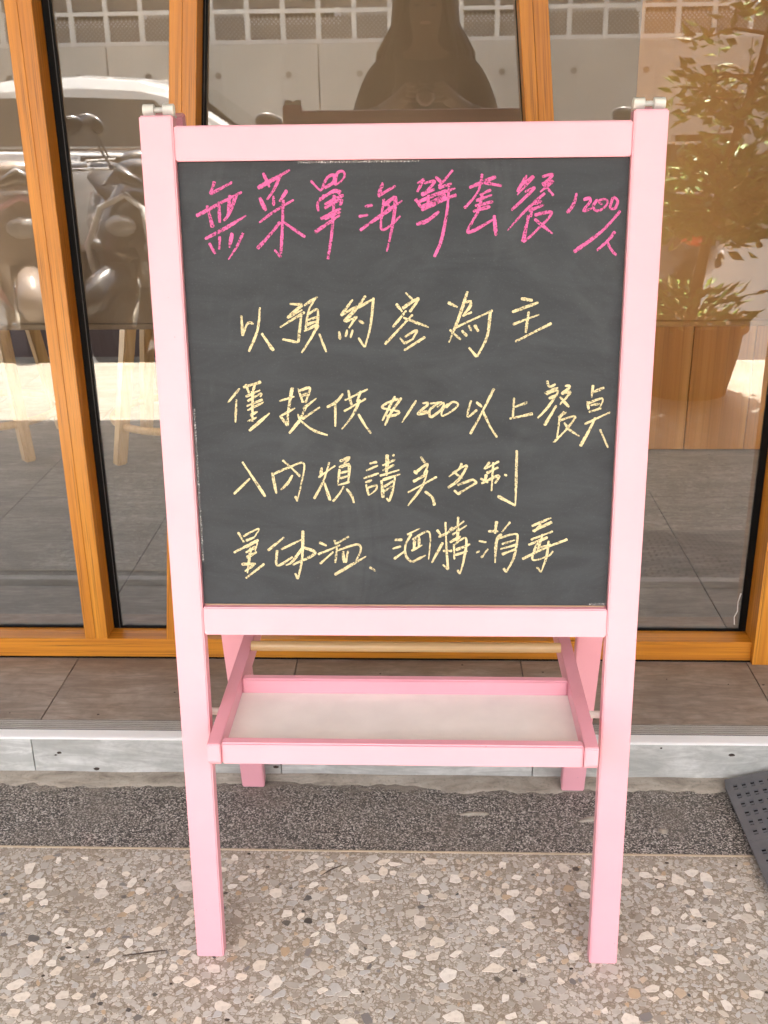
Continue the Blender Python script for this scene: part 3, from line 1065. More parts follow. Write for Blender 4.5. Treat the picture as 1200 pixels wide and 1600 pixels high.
# board placement solved once from the survey of the photograph: board coordinates (across, up) of a survey point
def on_board(u, v):
    o = _RI @ (Vector((0, -CAM_D, CAM_H)) - EB)
    d = _RI @ cam_ray(u, v)
    t = (BY - o.y) / d.y
    p = o + d * t
    return p.x, p.z
GLYPHS = []
def row(origin, s, items, kind):
    for name, strokes in items:
        GLYPHS.append((name, kind, [[(origin[0] + x * s, origin[1] + y * s) for x, y in st_] for st_ in strokes]))
A_ = (300, 240); B_ = (640, 240)
row(A_, 0.3, [
 ('wu', [[(118,145),(95,212)],[(95,212),(210,148)],[(22,325),(140,262),(260,200)],[(78,270),(108,385)],[(140,250),(145,360)],[(198,215),(185,330)],[(232,210),(195,310),(165,350)],[(68,445),(180,385),(282,322)],[(90,465),(122,522)],[(145,430),(142,500)],[(210,412),(195,490)],[(268,412),(230,490),(190,552)]]),
 ('cai', [[(370,100),(405,175)],[(342,180),(510,85)],[(462,110),(425,190),(390,240)],[(352,228),(385,298)],[(425,220),(425,272)],[(495,190),(455,250)],[(530,240),(430,300),(350,360)],[(475,240),(470,400),(462,540)],[(430,500),(462,540)],[(460,355),(400,430),(340,495)],[(475,355),(590,435)]]),
 ('dan', [[(618,140),(670,190),(690,150),(710,120),(740,112),(735,150),(690,180)],[(745,165),(755,105),(785,92),(795,115),(775,145),(745,165)],[(690,215),(655,260),(660,300)],[(665,240),(740,195),(775,205)],[(690,265),(790,215)],[(690,285),(775,240),(770,270)],[(670,340),(775,285)],[(690,340),(775,302)],[(640,410),(770,320)],[(740,215),(730,400),(708,550)]]),
 ('hai', [[(900,275),(942,268)],[(868,328),(918,318)],[(875,400),(985,318)],[(995,150),(970,220)],[(968,222),(1060,168)],[(1000,235),(985,390),(1040,370),(1085,325)],[(1000,270),(1045,235),(1060,240),(1045,370),(1015,510)],[(930,360),(1095,245)],[(1020,262),(1035,300)]]),
], 'pink')
row(B_, 0.3, [
 ('xian', [[(40,155),(75,135)],[(75,130),(40,200)],[(75,155),(130,145),(85,200)],[(30,235),(60,280)],[(60,215),(130,185)],[(50,250),(190,190)],[(55,278),(190,215)],[(60,292),(240,215)],[(100,215),(95,270)],[(35,368),(90,350),(155,300)],[(135,120),(165,150)],[(225,85),(180,140),(150,170)],[(150,180),(220,155)],[(140,215),(238,180)],[(150,245),(245,215)],[(205,165),(195,300),(165,450),(128,538)]]),
 ('tao', [[(310,178),(450,120)],[(378,105),(355,200),(285,285)],[(385,150),(480,168)],[(365,215),(425,188)],[(345,245),(430,215)],[(340,272),(435,250)],[(330,302),(420,275)],[(380,215),(350,320)],[(355,305),(305,410),(440,340)],[(440,320),(450,428)]]),
 ('can', [[(610,112),(560,200)],[(575,170),(645,120),(560,215)],[(600,200),(650,180),(530,295)],[(690,120),(745,110),(700,160),(745,145),(680,200)],[(690,150),(750,218)],[(705,205),(600,300),(510,400)],[(640,260),(690,250)],[(620,300),(700,265)],[(640,280),(630,330)],[(650,320),(740,310),(640,420),(590,460)],[(620,320),(590,460)],[(650,340),(745,418)]]),
 ('price', [[(870,205),(855,260),(820,310)],[(905,240),(935,232),(940,250),(905,298),(950,285)],[(978,238),(955,275),(975,298),(1010,285),(1032,250),(1012,238),(985,246),(1002,266)],[(1060,228),(1045,280),(1070,285),(1083,245),(1062,225)],[(1098,298),(1000,405),(855,512)]]),
 ('ren', [[(1070,405),(1035,450),(975,505)],[(1030,460),(1050,500),(1078,530)]]),
], 'pink')
row((350, 440), 0.25, [
 ('yi', [[(108,210),(118,340)],[(118,335),(150,260),(185,265)],[(225,160),(210,300),(155,438)],[(235,322),(310,432)]]),
 ('yu', [[(410,140),(490,142)],[(500,150),(585,95)],[(490,145),(400,225),(490,175)],[(350,285),(505,190)],[(485,190),(465,380)],[(365,360),(465,380)],[(575,100),(530,180),(510,300)],[(520,210),(585,175),(580,280)],[(520,240),(585,220)],[(515,270),(585,245)],[(500,310),(590,265)],[(590,270),(540,360),(485,445)],[(595,325),(640,440)]]),
 ('yue', [[(805,112),(730,212)],[(730,212),(830,160),(750,250)],[(760,250),(830,220)],[(830,215),(780,290)],[(840,240),(875,262)],[(720,310),(725,362)],[(770,300),(760,345)],[(805,300),(790,352)],[(885,88),(835,165)],[(835,165),(930,110)],[(935,100),(915,280),(880,410)],[(840,350),(878,410)]]),
], 'yellow')
row((600, 440), 0.25, [
 ('ke', [[(135,68),(180,115)],[(75,138),(115,188)],[(115,168),(215,105),(160,190)],[(140,180),(55,285)],[(180,205),(100,290),(5,392)],[(120,225),(280,285)],[(130,345),(205,305),(175,365)],[(100,350),(130,390)],[(125,430),(258,345)],[(130,385),(180,360)]]),
 ('wei', [[(398,130),(460,160)],[(522,60),(470,220),(405,380)],[(505,130),(540,125),(535,160),(490,215)],[(440,290),(680,180)],[(490,215),(550,190)],[(665,180),(645,340),(580,470)],[(530,412),(580,470)],[(410,300),(480,362)],[(485,305),(520,340)],[(530,270),(545,310)],[(565,270),(590,312)]]),
 ('zhu', [[(855,105),(930,118)],[(800,190),(965,130)],[(805,268),(970,205)],[(905,185),(885,320)],[(820,375),(1048,260)]]),
], 'yellow')
row((340, 580), 0.266667, [
 ('jin', [[(130,100),(60,185)],[(110,165),(105,300)],[(165,75),(185,130)],[(150,95),(255,62)],[(225,65),(205,120)],[(165,150),(250,110)],[(175,175),(255,130),(250,150)],[(170,205),(265,165)],[(175,230),(270,180)],[(205,115),(205,295)],[(190,260),(235,235)],[(175,295),(230,270)],[(185,350),(305,245)]]),
 ('ti', [[(362,175),(450,148)],[(438,95),(415,230),(410,320)],[(365,260),(410,320)],[(370,262),(455,215)],[(470,100),(500,180)],[(480,115),(540,100),(515,185)],[(490,145),(530,130)],[(490,180),(525,175)],[(500,220),(580,158)],[(520,205),(480,290)],[(495,280),(600,210)],[(470,250),(485,290)],[(480,290),(420,365)],[(480,285),(560,345),(645,375)]]),
 ('gong', [[(735,130),(700,175),(640,212)],[(690,190),(690,325)],[(765,110),(785,200)],[(745,170),(880,105)],[(840,115),(815,180)],[(740,235),(870,160)],[(835,165),(790,260),(728,340)],[(825,250),(860,310),(900,365)]]),
 ('amount', [[(1040,145),(965,290)],[(1078,155),(1015,245),(980,318)],[(1060,160),(985,190),(968,215),(1060,235),(1045,255),(990,265)],[(1165,170),(1080,300)],[(1200,238),(1230,238),(1180,255)]]),
], 'yellow')
row((640, 580), 0.266667, [
 ('zero', [[(75,188),(110,190),(50,250),(120,240)],[(180,180),(120,225),(125,268),(185,225),(200,185),(160,210)],[(225,190),(195,225),(190,262),(245,235),(285,195),(250,180),(215,215)],[(120,190),(190,180)]]),
 ('yi', [[(360,170),(340,265),(395,225)],[(390,180),(425,210)],[(495,100),(430,230),(355,368)],[(430,235),(470,320),(512,388)]]),
 ('shang', [[(612,155),(605,268)],[(615,210),(690,182)],[(585,278),(722,248)]]),
 ('can', [[(805,55),(820,90),(855,75)],[(790,130),(870,95)],[(800,135),(870,115),(810,210),(750,275)],[(815,160),(860,140)],[(910,85),(940,90),(890,135)],[(890,130),(940,125),(880,195)],[(880,150),(935,210)],[(860,200),(790,318)],[(905,235),(880,270)],[(870,270),(920,240)],[(880,270),(860,400),(840,412)],[(875,290),(970,265),(915,345)],[(850,410),(930,330)],[(905,300),(940,345),(995,380)]]),
 ('dian', [[(1075,80),(1065,155)],[(1070,125),(1140,95)],[(1040,175),(1050,225)],[(1040,190),(1130,160),(1110,220)],[(1050,240),(1125,215)],[(1060,200),(1115,190)],[(1025,310),(1175,240)],[(1090,270),(1050,350),(1000,440)],[(1115,340),(1162,448)]]),
], 'yellow')
row((340, 690), 0.266667, [
 ('ru', [[(145,118),(200,200),(280,322)],[(190,215),(95,308)]]),
 ('nei', [[(380,108),(440,160),(485,205)],[(320,180),(345,305)],[(325,190),(420,150),(505,128),(490,250),(465,350)],[(440,195),(410,245),(370,282)],[(455,318),(468,350)]]),
 ('fan', [[(610,150),(605,205)],[(655,120),(620,230),(565,335)],[(625,240),(660,345)],[(590,210),(690,140)],[(715,115),(770,95),(740,130)],[(710,150),(775,130)],[(715,160),(705,250)],[(720,150),(770,140),(765,240)],[(715,185),(770,170)],[(715,215),(770,200)],[(705,255),(775,235)],[(740,260),(710,310),(675,350)],[(755,275),(785,315),(800,360)]]),
 ('qing', [[(890,128),(935,118)],[(870,170),(940,140)],[(855,215),(945,185)],[(865,240),(905,225)],[(870,250),(885,315)],[(880,270),(930,255),(925,285),(885,315)],[(995,75),(985,180)],[(965,140),(1040,105)],[(1025,75),(1035,85)],[(965,170),(1035,135)],[(950,200),(1065,165)],[(1000,100),(990,200)],[(960,225),(970,330)],[(965,225),(1070,190)],[(1040,205),(1025,290),(1005,350)],[(975,265),(1030,230)],[(975,290),(1025,260)],[(990,330),(1005,352)]]),
 ('liang', [[(120,530),(155,590)],[(150,555),(240,510),(215,560)],[(165,580),(215,560)],[(95,650),(240,575)],[(165,620),(230,590),(220,640)],[(165,650),(225,615)],[(170,680),(230,645)],[(195,620),(175,770)],[(140,718),(225,715)],[(160,760),(215,720)],[(165,800),(275,715)]]),
 ('ti', [[(390,560),(295,638)],[(350,635),(350,725),(440,675)],[(370,632),(500,570)],[(500,520),(495,690),(470,805)],[(505,610),(440,700),(400,725)],[(505,620),(570,655),(440,722)],[(455,770),(470,805)]]),
 ('wen', [[(595,590),(640,610)],[(588,660),(650,635)],[(600,715),(680,645)],[(685,575),(695,605)],[(690,600),(770,555)],[(640,640),(720,605)],[(700,620),(690,710)],[(695,640),(790,608),(830,605),(838,640),(810,700)],[(735,640),(740,710)],[(765,640),(750,710)],[(685,780),(770,730),(870,672)]]),
 ('comma', [[(890,735),(925,757)]]),
], 'yellow')
row((600, 690), 0.266667, [
 ('shi', [[(215,88),(240,125)],[(175,170),(195,190)],[(185,180),(255,130),(235,190)],[(170,235),(250,190)],[(200,215),(230,205)],[(140,298),(310,205)],[(255,165),(225,260),(140,375)],[(240,290),(285,330),(295,375)]]),
 ('ming', [[(455,125),(440,160),(380,205)],[(400,185),(485,140),(440,220),(375,270)],[(410,180),(460,215)],[(430,255),(525,220)],[(410,285),(440,310)],[(430,308),(545,238)],[(520,220),(545,240)]]),
 ('zhi', [[(620,120),(585,160)],[(590,160),(675,115)],[(600,185),(670,150)],[(565,215),(610,240)],[(570,245),(670,200),(650,245)],[(640,120),(630,290)],[(600,190),(590,240)],[(705,190),(720,200)],[(778,50),(775,200),(770,375)],[(665,318),(770,375)]]),
 ('jiu', [[(62,575),(108,575)],[(50,628),(100,612)],[(58,688),(125,640)],[(135,545),(210,508)],[(160,540),(125,610),(130,670),(160,705)],[(165,575),(265,530),(262,690)],[(180,565),(175,640)],[(205,555),(205,620)],[(160,640),(225,605)],[(165,705),(245,665)]]),
 ('jing', [[(310,515),(335,550)],[(360,470),(365,600),(375,750)],[(400,500),(370,540)],[(320,560),(400,520)],[(345,590),(280,710)],[(345,640),(400,640)],[(345,720),(375,750)],[(435,440),(430,590)],[(395,520),(470,465)],[(400,545),(485,490)],[(385,590),(450,555)],[(410,600),(412,690)],[(415,600),(480,565),(470,680),(445,775)],[(420,635),(505,600)],[(415,665),(490,640)],[(430,750),(445,775)]]),
 ('xiao', [[(555,582),(600,590)],[(540,652),(560,640)],[(570,680),(610,628)],[(660,465),(650,540)],[(610,525),(670,525)],[(740,470),(690,530)],[(690,540),(660,580),(650,710)],[(660,570),(770,540),(780,580),(760,680),(715,765)],[(690,600),(770,575)],[(680,630),(785,600)],[(690,660),(770,630)],[(700,740),(715,765)]]),
 ('du', [[(865,495),(980,445)],[(870,525),(985,470)],[(920,480),(880,530)],[(860,575),(990,525)],[(845,605),(960,560)],[(930,540),(900,640)],[(810,688),(940,625),(1075,572)],[(900,590),(870,690),(960,670),(990,640)],[(965,580),(950,680),(920,765)],[(900,620),(980,605)],[(895,735),(920,765)]]),
], 'yellow')

def write_chalk():
    rng = random.Random(5)
    zc = 0
    for name, kind, strokes in GLYPHS:
        bm = BM()
        base_w = 0.00175 if kind == 'pink' else 0.0015
        for st_ in strokes:
            P = [Vector((*on_board(*p), 0)) for p in st_]
            # resample with Catmull-Rom so multi-point strokes curve like a hand-drawn line
            Q = []
            for i in range(len(P) - 1):
                p0, p1, p2, p3 = P[max(i - 1, 0)], P[i], P[i + 1], P[min(i + 2, len(P) - 1)]
                n = max(3, int((p2 - p1).length / 0.0016))
                for k in range(n):
                    t = k / n
                    Q.append(0.5 * ((2 * p1) + (p2 - p0) * t + (2 * p0 - 5 * p1 + 4 * p2 - p3) * t * t + (3 * p1 - p0 - 3 * p2 + p3) * t ** 3))
            Q.append(P[-1])
            N = len(Q)
            wv = base_w * rng.uniform(0.8, 1.2)
            taper = rng.random() < 0.5
            zc = (zc + 1) % 14
            y = BY - 0.00025 - zc * 0.00003
            prev = None
            ph = rng.uniform(0, 50)
            for i, q in enumerate(Q):
                t = (Q[min(i + 1, N - 1)] - Q[max(i - 1, 0)])
                t = t.normalized() if t.length > 0 else Vector((1, 0, 0))
                nrm = Vector((-t.y, t.x, 0))
                f = i / max(1, N - 1)
                ww = wv * (1.0 + 0.18 * math.sin(f * 5 + ph) + rng.uniform(-0.13, 0.13))
                if i == 0 or i == N - 1:
                    ww *= 0.55
                elif taper and f > 0.6:
                    ww *= 1 - 0.45 * (f - 0.6) / 0.4
                c = q + nrm * rng.uniform(-0.00018, 0.00018)
                a, b = c + nrm * ww, c - nrm * ww
                rowv = (bm.verts.new((a.x, y, a.y)), bm.verts.new((b.x, y, b.y)))
                if prev:
                    bm.faces.new((prev[0], prev[1], rowv[1], rowv[0]))
                prev = rowv
        bmesh.ops.recalc_face_normals(bm, faces=bm.faces)
        o = obj('chalk_character', bm, M['chalk_pink' if kind == 'pink' else 'chalk_yellow'], board)
        if kind == 'pink':
            o['label'] = 'character written in pink chalk'
    # chalk dust rubbed along the frame
    for (x0, x1, z0, z1) in ((-xi + 0.001, -xi + 0.0035, 0.60, 0.80), (xi - 0.022, xi - 0.002, 0.5415, 0.5445), (-0.12, 0.02, 1.0865, 1.0890)):
        bm = BM()
        v = [bm.verts.new(p) for p in ((x0, BY - 0.0002, z0), (x1, BY - 0.0002, z0), (x1, BY - 0.0002, z1), (x0, BY - 0.0002, z1))]
        bm.faces.new(v)
        o = obj('chalk_dust', bm, M['chalk_dust'], board)
        o['kind'] = 'stuff'
write_chalk()

# ================================================================ KERB RAMP (right edge)
def ramp():
    r_ = thing('kerb_ramp', 'dark grey perforated plastic kerb ramp lying against the step', 'ramp', (0.9, -0.5, 0))
    def zf(x, y):
        return min(0.014 + 0.27 * (x - 0.528), 0.085 - 0.13 * (-0.31 - y))
    for (ya, yb) in ((-0.310, -0.4785), (-0.4800, -0.70)):
        x0, x1 = 0.528, 1.15
        px, py = 0.0143, 0.0243
        xsl = [x0, x0 + 0.004]
        k = 0
        while x0 + 0.0125 + k * px + 0.0075 < x1 - 0.01:
            xsl += [x0 + 0.0125 + k * px, x0 + 0.0125 + k * px + 0.0076]
            k += 1
        xsl.append(x1)
        ysl = [ya]
        k = 0
        while ya - 0.020 - k * py - 0.016 > yb + 0.006:
            y = ya - 0.020 - k * py
            ysl += [y, y - 0.0070, y - 0.0088, y - 0.0130]
            k += 1
        ysl.append(yb)
        bm = BM()
        V = {}
        def vert(i, j):
            if (i, j) not in V:
                x, y = xsl[i], ysl[j]
                if i == 0 and j == 0 and ya > -0.4:
                    x, y = x + 0.006, y - 0.004
                elif i == 0 and ya > -0.4 and j == 0:
                    y -= 0.01
                V[(i, j)] = bm.verts.new((x, y, zf(x, y)))
            return V[(i, j)]
        for i in range(len(xsl) - 1):
            for j in range(len(ysl) - 1):
                holex = i >= 2 and i % 2 == 0 and i < len(xsl) - 2
                jj = (j - 1) % 4
                holey = j >= 1 and jj in (0, 2) and j < len(ysl) - 1
                # the slots of neighbouring columns step sideways like a brick bond
                if holex and holey:
                    continue
                bm.faces.new((vert(i, j), vert(i, j + 1), vert(i + 1, j + 1), vert(i + 1, j)))
        bmesh.ops.recalc_face_normals(bm, faces=bm.faces)
        ex = bmesh.ops.extrude_face_region(bm, geom=list(bm.faces))
        for v in [g for g in ex['geom'] if isinstance(g, bmesh.types.BMVert)]:
            v.co.z -= 0.0028
        bmesh.ops.recalc_face_normals(bm, faces=bm.faces)
        place(obj('ramp_panel', bm, M['ramp'], r_), (0, 0, 0))
        bm = BM()
        rows_ = []
        for i in range(9):
            x = x0 + 0.006 + (x1 - x0 - 0.012) * i / 8
            rows_.append([bm.verts.new((x, y, max(0.0008, zf(x, y) - 0.0062))) for y in (ya - 0.004, (ya + yb) / 2, yb + 0.002)])
        for p_, q_ in zip(rows_, rows_[1:]):
            for j in range(2):
                bm.faces.new((p_[j], p_[j + 1], q_[j + 1], q_[j]))
        place(obj('slot_shade_sheet', bm, M['black'], r_), (0, 0, 0))  # added black sheet: the dark of the hollow underside put into its colour
ramp()

# ================================================================ STREET (seen in the glass)
def wheel(parent, c, rad, wd, axis='y', rimmat=None):
    a = Vector((0, 1, 0)) if axis == 'y' else Vector((1, 0, 0))
    c = Vector(c)
    w_ = obj('wheel', tube(BM(), [c - a * wd * 0.5, c - a * wd * 0.32, c + a * wd * 0.32, c + a * wd * 0.5], [rad * 0.86, rad, rad, rad * 0.86], 24), M['tyre'], parent)
    obj('rim', tube(BM(), [c - a * (wd * 0.5 + 0.004), c + a * (wd * 0.5 + 0.004)], rad * 0.62, 16), rimmat or M['rim'], w_)
    return w_

def car():
    c = thing('parked_car', 'white parked car with dark windows standing on the road', 'car', (-2.35, -6.95, ROAD_Z))
    def sec(x, zl, zh, hw, top):
        # half-profile ring
        pts = []
        for (fy, fz) in ((0.80, 0.0), (0.97, 0.10), (1.0, 0.35), (0.985, 0.72), (0.93, 0.94), (top, 1.0)):
            pts.append((fy * hw, zl + (zh - zl) * fz))
        ring = [(x, y, z) for y, z in pts] + [(x, -y, z) for y, z in reversed(pts)]
        return ring
    st_ = [(-2.12, .38, .72, .66, .6), (-2.05, .25, .90, .78, .7), (-1.6, .20, .97, .86, .8), (-0.8, .19, .95, .88, .85), (0.3, .19, .93, .88, .85), (0.95, .19, .92, .87, .8), (1.6, .20, .82, .84, .75), (2.0, .26, .70, .76, .7), (2.12, .36, .58, .62, .6)]
    obj('body', loft(BM(), [sec(*s) for s in st_]), M['car_white'], c, smooth=True)
    gh = [(-1.75, .94, .96, .70, .68), (-1.25, .93, 1.34, .74, .56), (-0.8, .93, 1.425, .76, .56), (-0.2, .93, 1.45, .77, .57), (0.25, .93, 1.42, .76, .57), (0.55, .93, 1.33, .74, .56), (1.15, .91, .93, .70, .66)]
    rings = []
    for x, zl, zh, wb, wt in gh:
        m_ = wt + (wb - wt) * 0.25
        rings.append([(x, wb, zl), (x, m_, zl + (zh - zl) * 0.82), (x, wt, zl + (zh - zl) * 0.96), (x, wt * 0.6, zh), (x, -wt * 0.6, zh), (x, -wt, zl + (zh - zl) * 0.96), (x, -m_, zl + (zh - zl) * 0.82), (x, -wb, zl)])
    obj('cabin', loft(BM(), rings), M['car_white'], c, smooth=False, bevel=0.012)
    for s in (1, -1):
        for pts in ([(-1.28, .97), (-0.42, .96), (-0.42, 1.30), (-0.95, 1.29)], [(-0.36, .96), (0.72, .955), (0.36, 1.27), (-0.36, 1.30)]):
            bm = BM()
            vv = []
            for (x, z) in pts:
                t = (z - .93) / .45
                yy = (.765 - 0.155 * t) + 0.012
                vv.append(bm.verts.new((x, s * yy, z)))
            f = bm.faces.new(vv)
            ex = bmesh.ops.extrude_face_region(bm, geom=[f])
            for v in [g for g in ex['geom'] if isinstance(g, bmesh.types.BMVert)]:
                v.co.y -= s * 0.03
            bmesh.ops.recalc_face_normals(bm, faces=bm.faces)
            obj('side_window', bm, M['car_glass'], c)
        obj('belt_trim', bx(-1.4, 0.9, min(s * .80, s * .815), max(s * .80, s * .815), .93, .945), M['chrome'], c)
        m_ = obj('wing_mirror', ellipsoid(BM(), (0.72, s * 0.93, 1.0), (0.09, 0.09, 0.065), 12, 8), M['car_white'], c, smooth=True)
        obj('headlight', ellipsoid(BM(), (1.93, s * 0.60, .68), (0.16, 0.13, 0.06), 12, 8), M['lens_clear'], c, smooth=True)
        obj('tail_light', ellipsoid(BM(), (-2.06, s * 0.62, .82), (0.05, 0.12, 0.08), 12, 8), M['red_lens'], c, smooth=True)
        for x in (-1.28, 1.28):
            wheel(c, (x, s * 0.77, 0.31), 0.31, 0.2)
        obj('door_handle', bx(-0.30, -0.16, min(s * .885, s * .90), max(s * .885, s * .90), .80, .825), M['chrome'], c)
    obj('windscreen', bm_quad([(1.10, .60, .955), (1.10, -.60, .955), (0.60, -.48, 1.33), (0.60, .48, 1.33)], (0.012, 0, 0.016)), M['car_glass'], c)
    obj('rear_window', bm_quad([(-1.70, .58, .98), (-1.70, -.58, .98), (-1.30, -.48, 1.32), (-1.30, .48, 1.32)], (-0.012, 0, 0.016)), M['car_glass'], c)
def bm_quad(pts, off):
    bm = BM()
    a = [bm.verts.new(Vector(p) + Vector(off)) for p in pts]
    b = [bm.verts.new(Vector(p) - Vector(off)) for p in pts]
    bm.faces.new(a)
    bm.faces.new(list(reversed(b)))
    for i in range(4):
        bm.faces.new((a[i], b[i], b[(i + 1) % 4], a[(i + 1) % 4]))
    bmesh.ops.recalc_face_normals(bm, faces=bm.faces)
    return bm
car()

def scooter(label, loc, rz, paint, trim, box_back=False):
    s = thing('parked_scooter', label, 'scooter', loc, rz, 'scooters parked along the kerb')
    # local: +x forward
    wheel(s, (0.58, 0, 0.215), 0.215, 0.10)
    wheel(s, (-0.60, 0, 0.215), 0.215, 0.11)
    # front fender
    bm = BM()
    arc = [(0.58 + 0.25 * math.cos(a), 0, 0.215 + 0.25 * math.sin(a)) for a in [R(20 + 14 * k) for k in range(10)]]
    tube(bm, arc, [0.03] + [0.07] * 8 + [0.03], 10)
    obj('front_fender', bm, paint, s, smooth=True)
    # front shield: tall rounded apron
    rings = []
    for (x, z, hw, th) in ((0.33, 0.26, 0.13, 0.05), (0.42, 0.42, 0.20, 0.08), (0.42, 0.62, 0.22, 0.10), (0.36, 0.80, 0.17, 0.09), (0.30, 0.92, 0.10, 0.06)):
        rings.append([(x + th * math.cos(a), hw * math.sin(a), z) for a in [2 * math.pi * k / 14 for k in range(14)]])
    obj('front_shield', loft(BM(), rings), paint, s, smooth=True)
    bm = BM()
    tr_ = [(0.47, -0.20, 0.42), (0.53, -0.19, 0.60), (0.48, -0.13, 0.78), (0.44, 0, 0.84), (0.48, 0.13, 0.78), (0.53, 0.19, 0.60), (0.47, 0.20, 0.42)]
    tube(bm, tr_, 0.017, 8)
    obj('shield_trim', bm, trim, s, smooth=True)
    obj('headlight', ellipsoid(BM(), (0.50, 0, 0.70), (0.06, 0.085, 0.055), 16, 10), M['lens_clear'], s, smooth=True)
    for k in (-1, 1):
        obj('indicator', ellipsoid(BM(), (0.48, k * 0.16, 0.60), (0.05, 0.04, 0.03), 10, 8), M['lens_clear'], s, smooth=True)
    # floor board, rear body, seat
    rings = []
    for (x, zl, zh, hw) in ((0.36, 0.22, 0.34, 0.14), (0.15, 0.22, 0.30, 0.17), (-0.12, 0.22, 0.32, 0.17)):
        rings.append([(x, -hw, zl), (x, hw, zl), (x, hw, zh), (x, -hw, zh)])
    obj('floor_board', loft(BM(), rings), M['scooter_dark'], s, bevel=0.015)
    rings = []
    for (x, zc, hz, hw) in ((-0.08, 0.44, 0.20, 0.13), (-0.30, 0.50, 0.20, 0.18), (-0.60, 0.56, 0.17, 0.18), (-0.85, 0.62, 0.11, 0.11), (-0.95, 0.66, 0.05, 0.05)):
        rings.append([(x, hw * math.cos(a), zc + hz * math.sin(a)) for a in [2 * math.pi * k / 14 for k in range(14)]])
    obj('rear_body', loft(BM(), rings), paint, s, smooth=True)
    rings = []
    for (x, zc, hz, hw) in ((0.0, 0.70, 0.05, 0.09), (-0.15, 0.73, 0.07, 0.13), (-0.42, 0.745, 0.065, 0.14), (-0.55, 0.78, 0.07, 0.14), (-0.82, 0.79, 0.055, 0.11), (-0.90, 0.79, 0.03, 0.07)):
        rings.append([(x, hw * math.cos(a), zc + hz * math.sin(a)) for a in [2 * math.pi * k / 14 for k in range(14)]])
    obj('seat', loft(BM(), rings), M['seat'], s, smooth=True)
    obj('tail_light', ellipsoid(BM(), (-0.94, 0, 0.66), (0.04, 0.08, 0.045), 12, 8), M['red_lens'], s, smooth=True)
    # handlebar with grips, levers and mirrors
    obj('handlebar', tube(BM(), [(0.24, -0.34, 0.96), (0.28, -0.18, 0.96), (0.31, 0, 0.93), (0.28, 0.18, 0.96), (0.24, 0.34, 0.96)], [0.017, 0.016, 0.05, 0.016, 0.017], 10), M['scooter_dark'], s, smooth=True)
    obj('steering_cover', ellipsoid(BM(), (0.32, 0, 0.95), (0.08, 0.13, 0.055), 14, 10), paint, s, smooth=True)
    for k in (-1, 1):
        obj('brake_lever', tube(BM(), [(0.33, k * 0.16, 0.955), (0.33, k * 0.33, 0.95)], 0.008, 8), M['chrome'], s)
        bm = tube(BM(), [(0.29, k * 0.19, 0.97), (0.31, k * 0.23, 1.05), (0.29, k * 0.25, 1.12)], 0.006, 8)
        mm = obj('mirror_arm', bm, M['scooter_dark'], s)
        me_ = BM()
        ellipsoid(me_, (0, 0, 0), (0.022, 0.075, 0.048), 16, 10)
        mo = obj('mirror', me_, M['scooter_dark'], mm, smooth=True)
        mo.location = (0.29, k * 0.275, 1.155)
        mo.rotation_euler = (0.25 * k, 0, 0)
    for k in (-1, 1):
        obj('fork_leg', tube(BM(), [(0.58, k * 0.075, 0.215), (0.46, k * 0.07, 0.50)], 0.018, 10), M['chrome'], s, smooth=True)
        obj('fairing_blade', tube(BM(), [(0.44, k * 0.10, 0.30), (0.50, k * 0.165, 0.42), (0.50, k * 0.20, 0.55), (0.45, k * 0.215, 0.66)], [0.006, 0.026, 0.022, 0.005], 10), trim, s, smooth=True)
        obj('side_cover', ellipsoid(BM(), (-0.42, k * 0.165, 0.52), (0.26, 0.03, 0.075), 16, 8), trim, s, smooth=True)
    obj('number_board', bx(0.535, 0.540, -0.09, 0.09, 0.46, 0.53), M['grey_rubber'], s, bevel=0.002)
    obj('wind_visor', tube(BM(), [(0.43, -0.13, 0.88), (0.46, 0, 0.94), (0.43, 0.13, 0.88)], [0.012, 0.045, 0.012], 10), M['scooter_dark'], s, smooth=True)
    obj('kickstand', tube(BM(), [(-0.2, 0.12, 0.22), (-0.28, 0.17, 0.0)], 0.012, 8), M['scooter_dark'], s)
    if box_back:
        obj('luggage_box', bx(-1.05, -0.78, -0.18, 0.18, 0.86, 1.10), M['scooter_dark'], s, bevel=0.04, seg=3)
    return s
scooter('pearl brown scooter with pink trim parked nose to the kerb at the left end', (-2.12, -3.70, ROAD_Z), R(70), M['scooter_pearl'], M['scooter_pink'])
scooter('dark scooter with round mirrors parked nose to the kerb beside the pearl brown one', (-1.30, -3.75, ROAD_Z), R(112), M['scooter_dark'], M['scooter_white'])
scooter('black scooter standing a little further out between the pearl brown and the dark one', (-1.80, -4.75, ROAD_Z), R(62), M['scooter_dark'], M['scooter_pearl'])
scooter('white scooter parked at an angle behind the photographer', (-0.62, -4.2, ROAD_Z), R(75), M['scooter_white'], M['chrome'])
scooter('dark scooter with luggage box parked tail to the kerb beside the potted shrub', (1.34, -3.95, ROAD_Z), R(-84), M['scooter_dark'], M['chrome'], True)

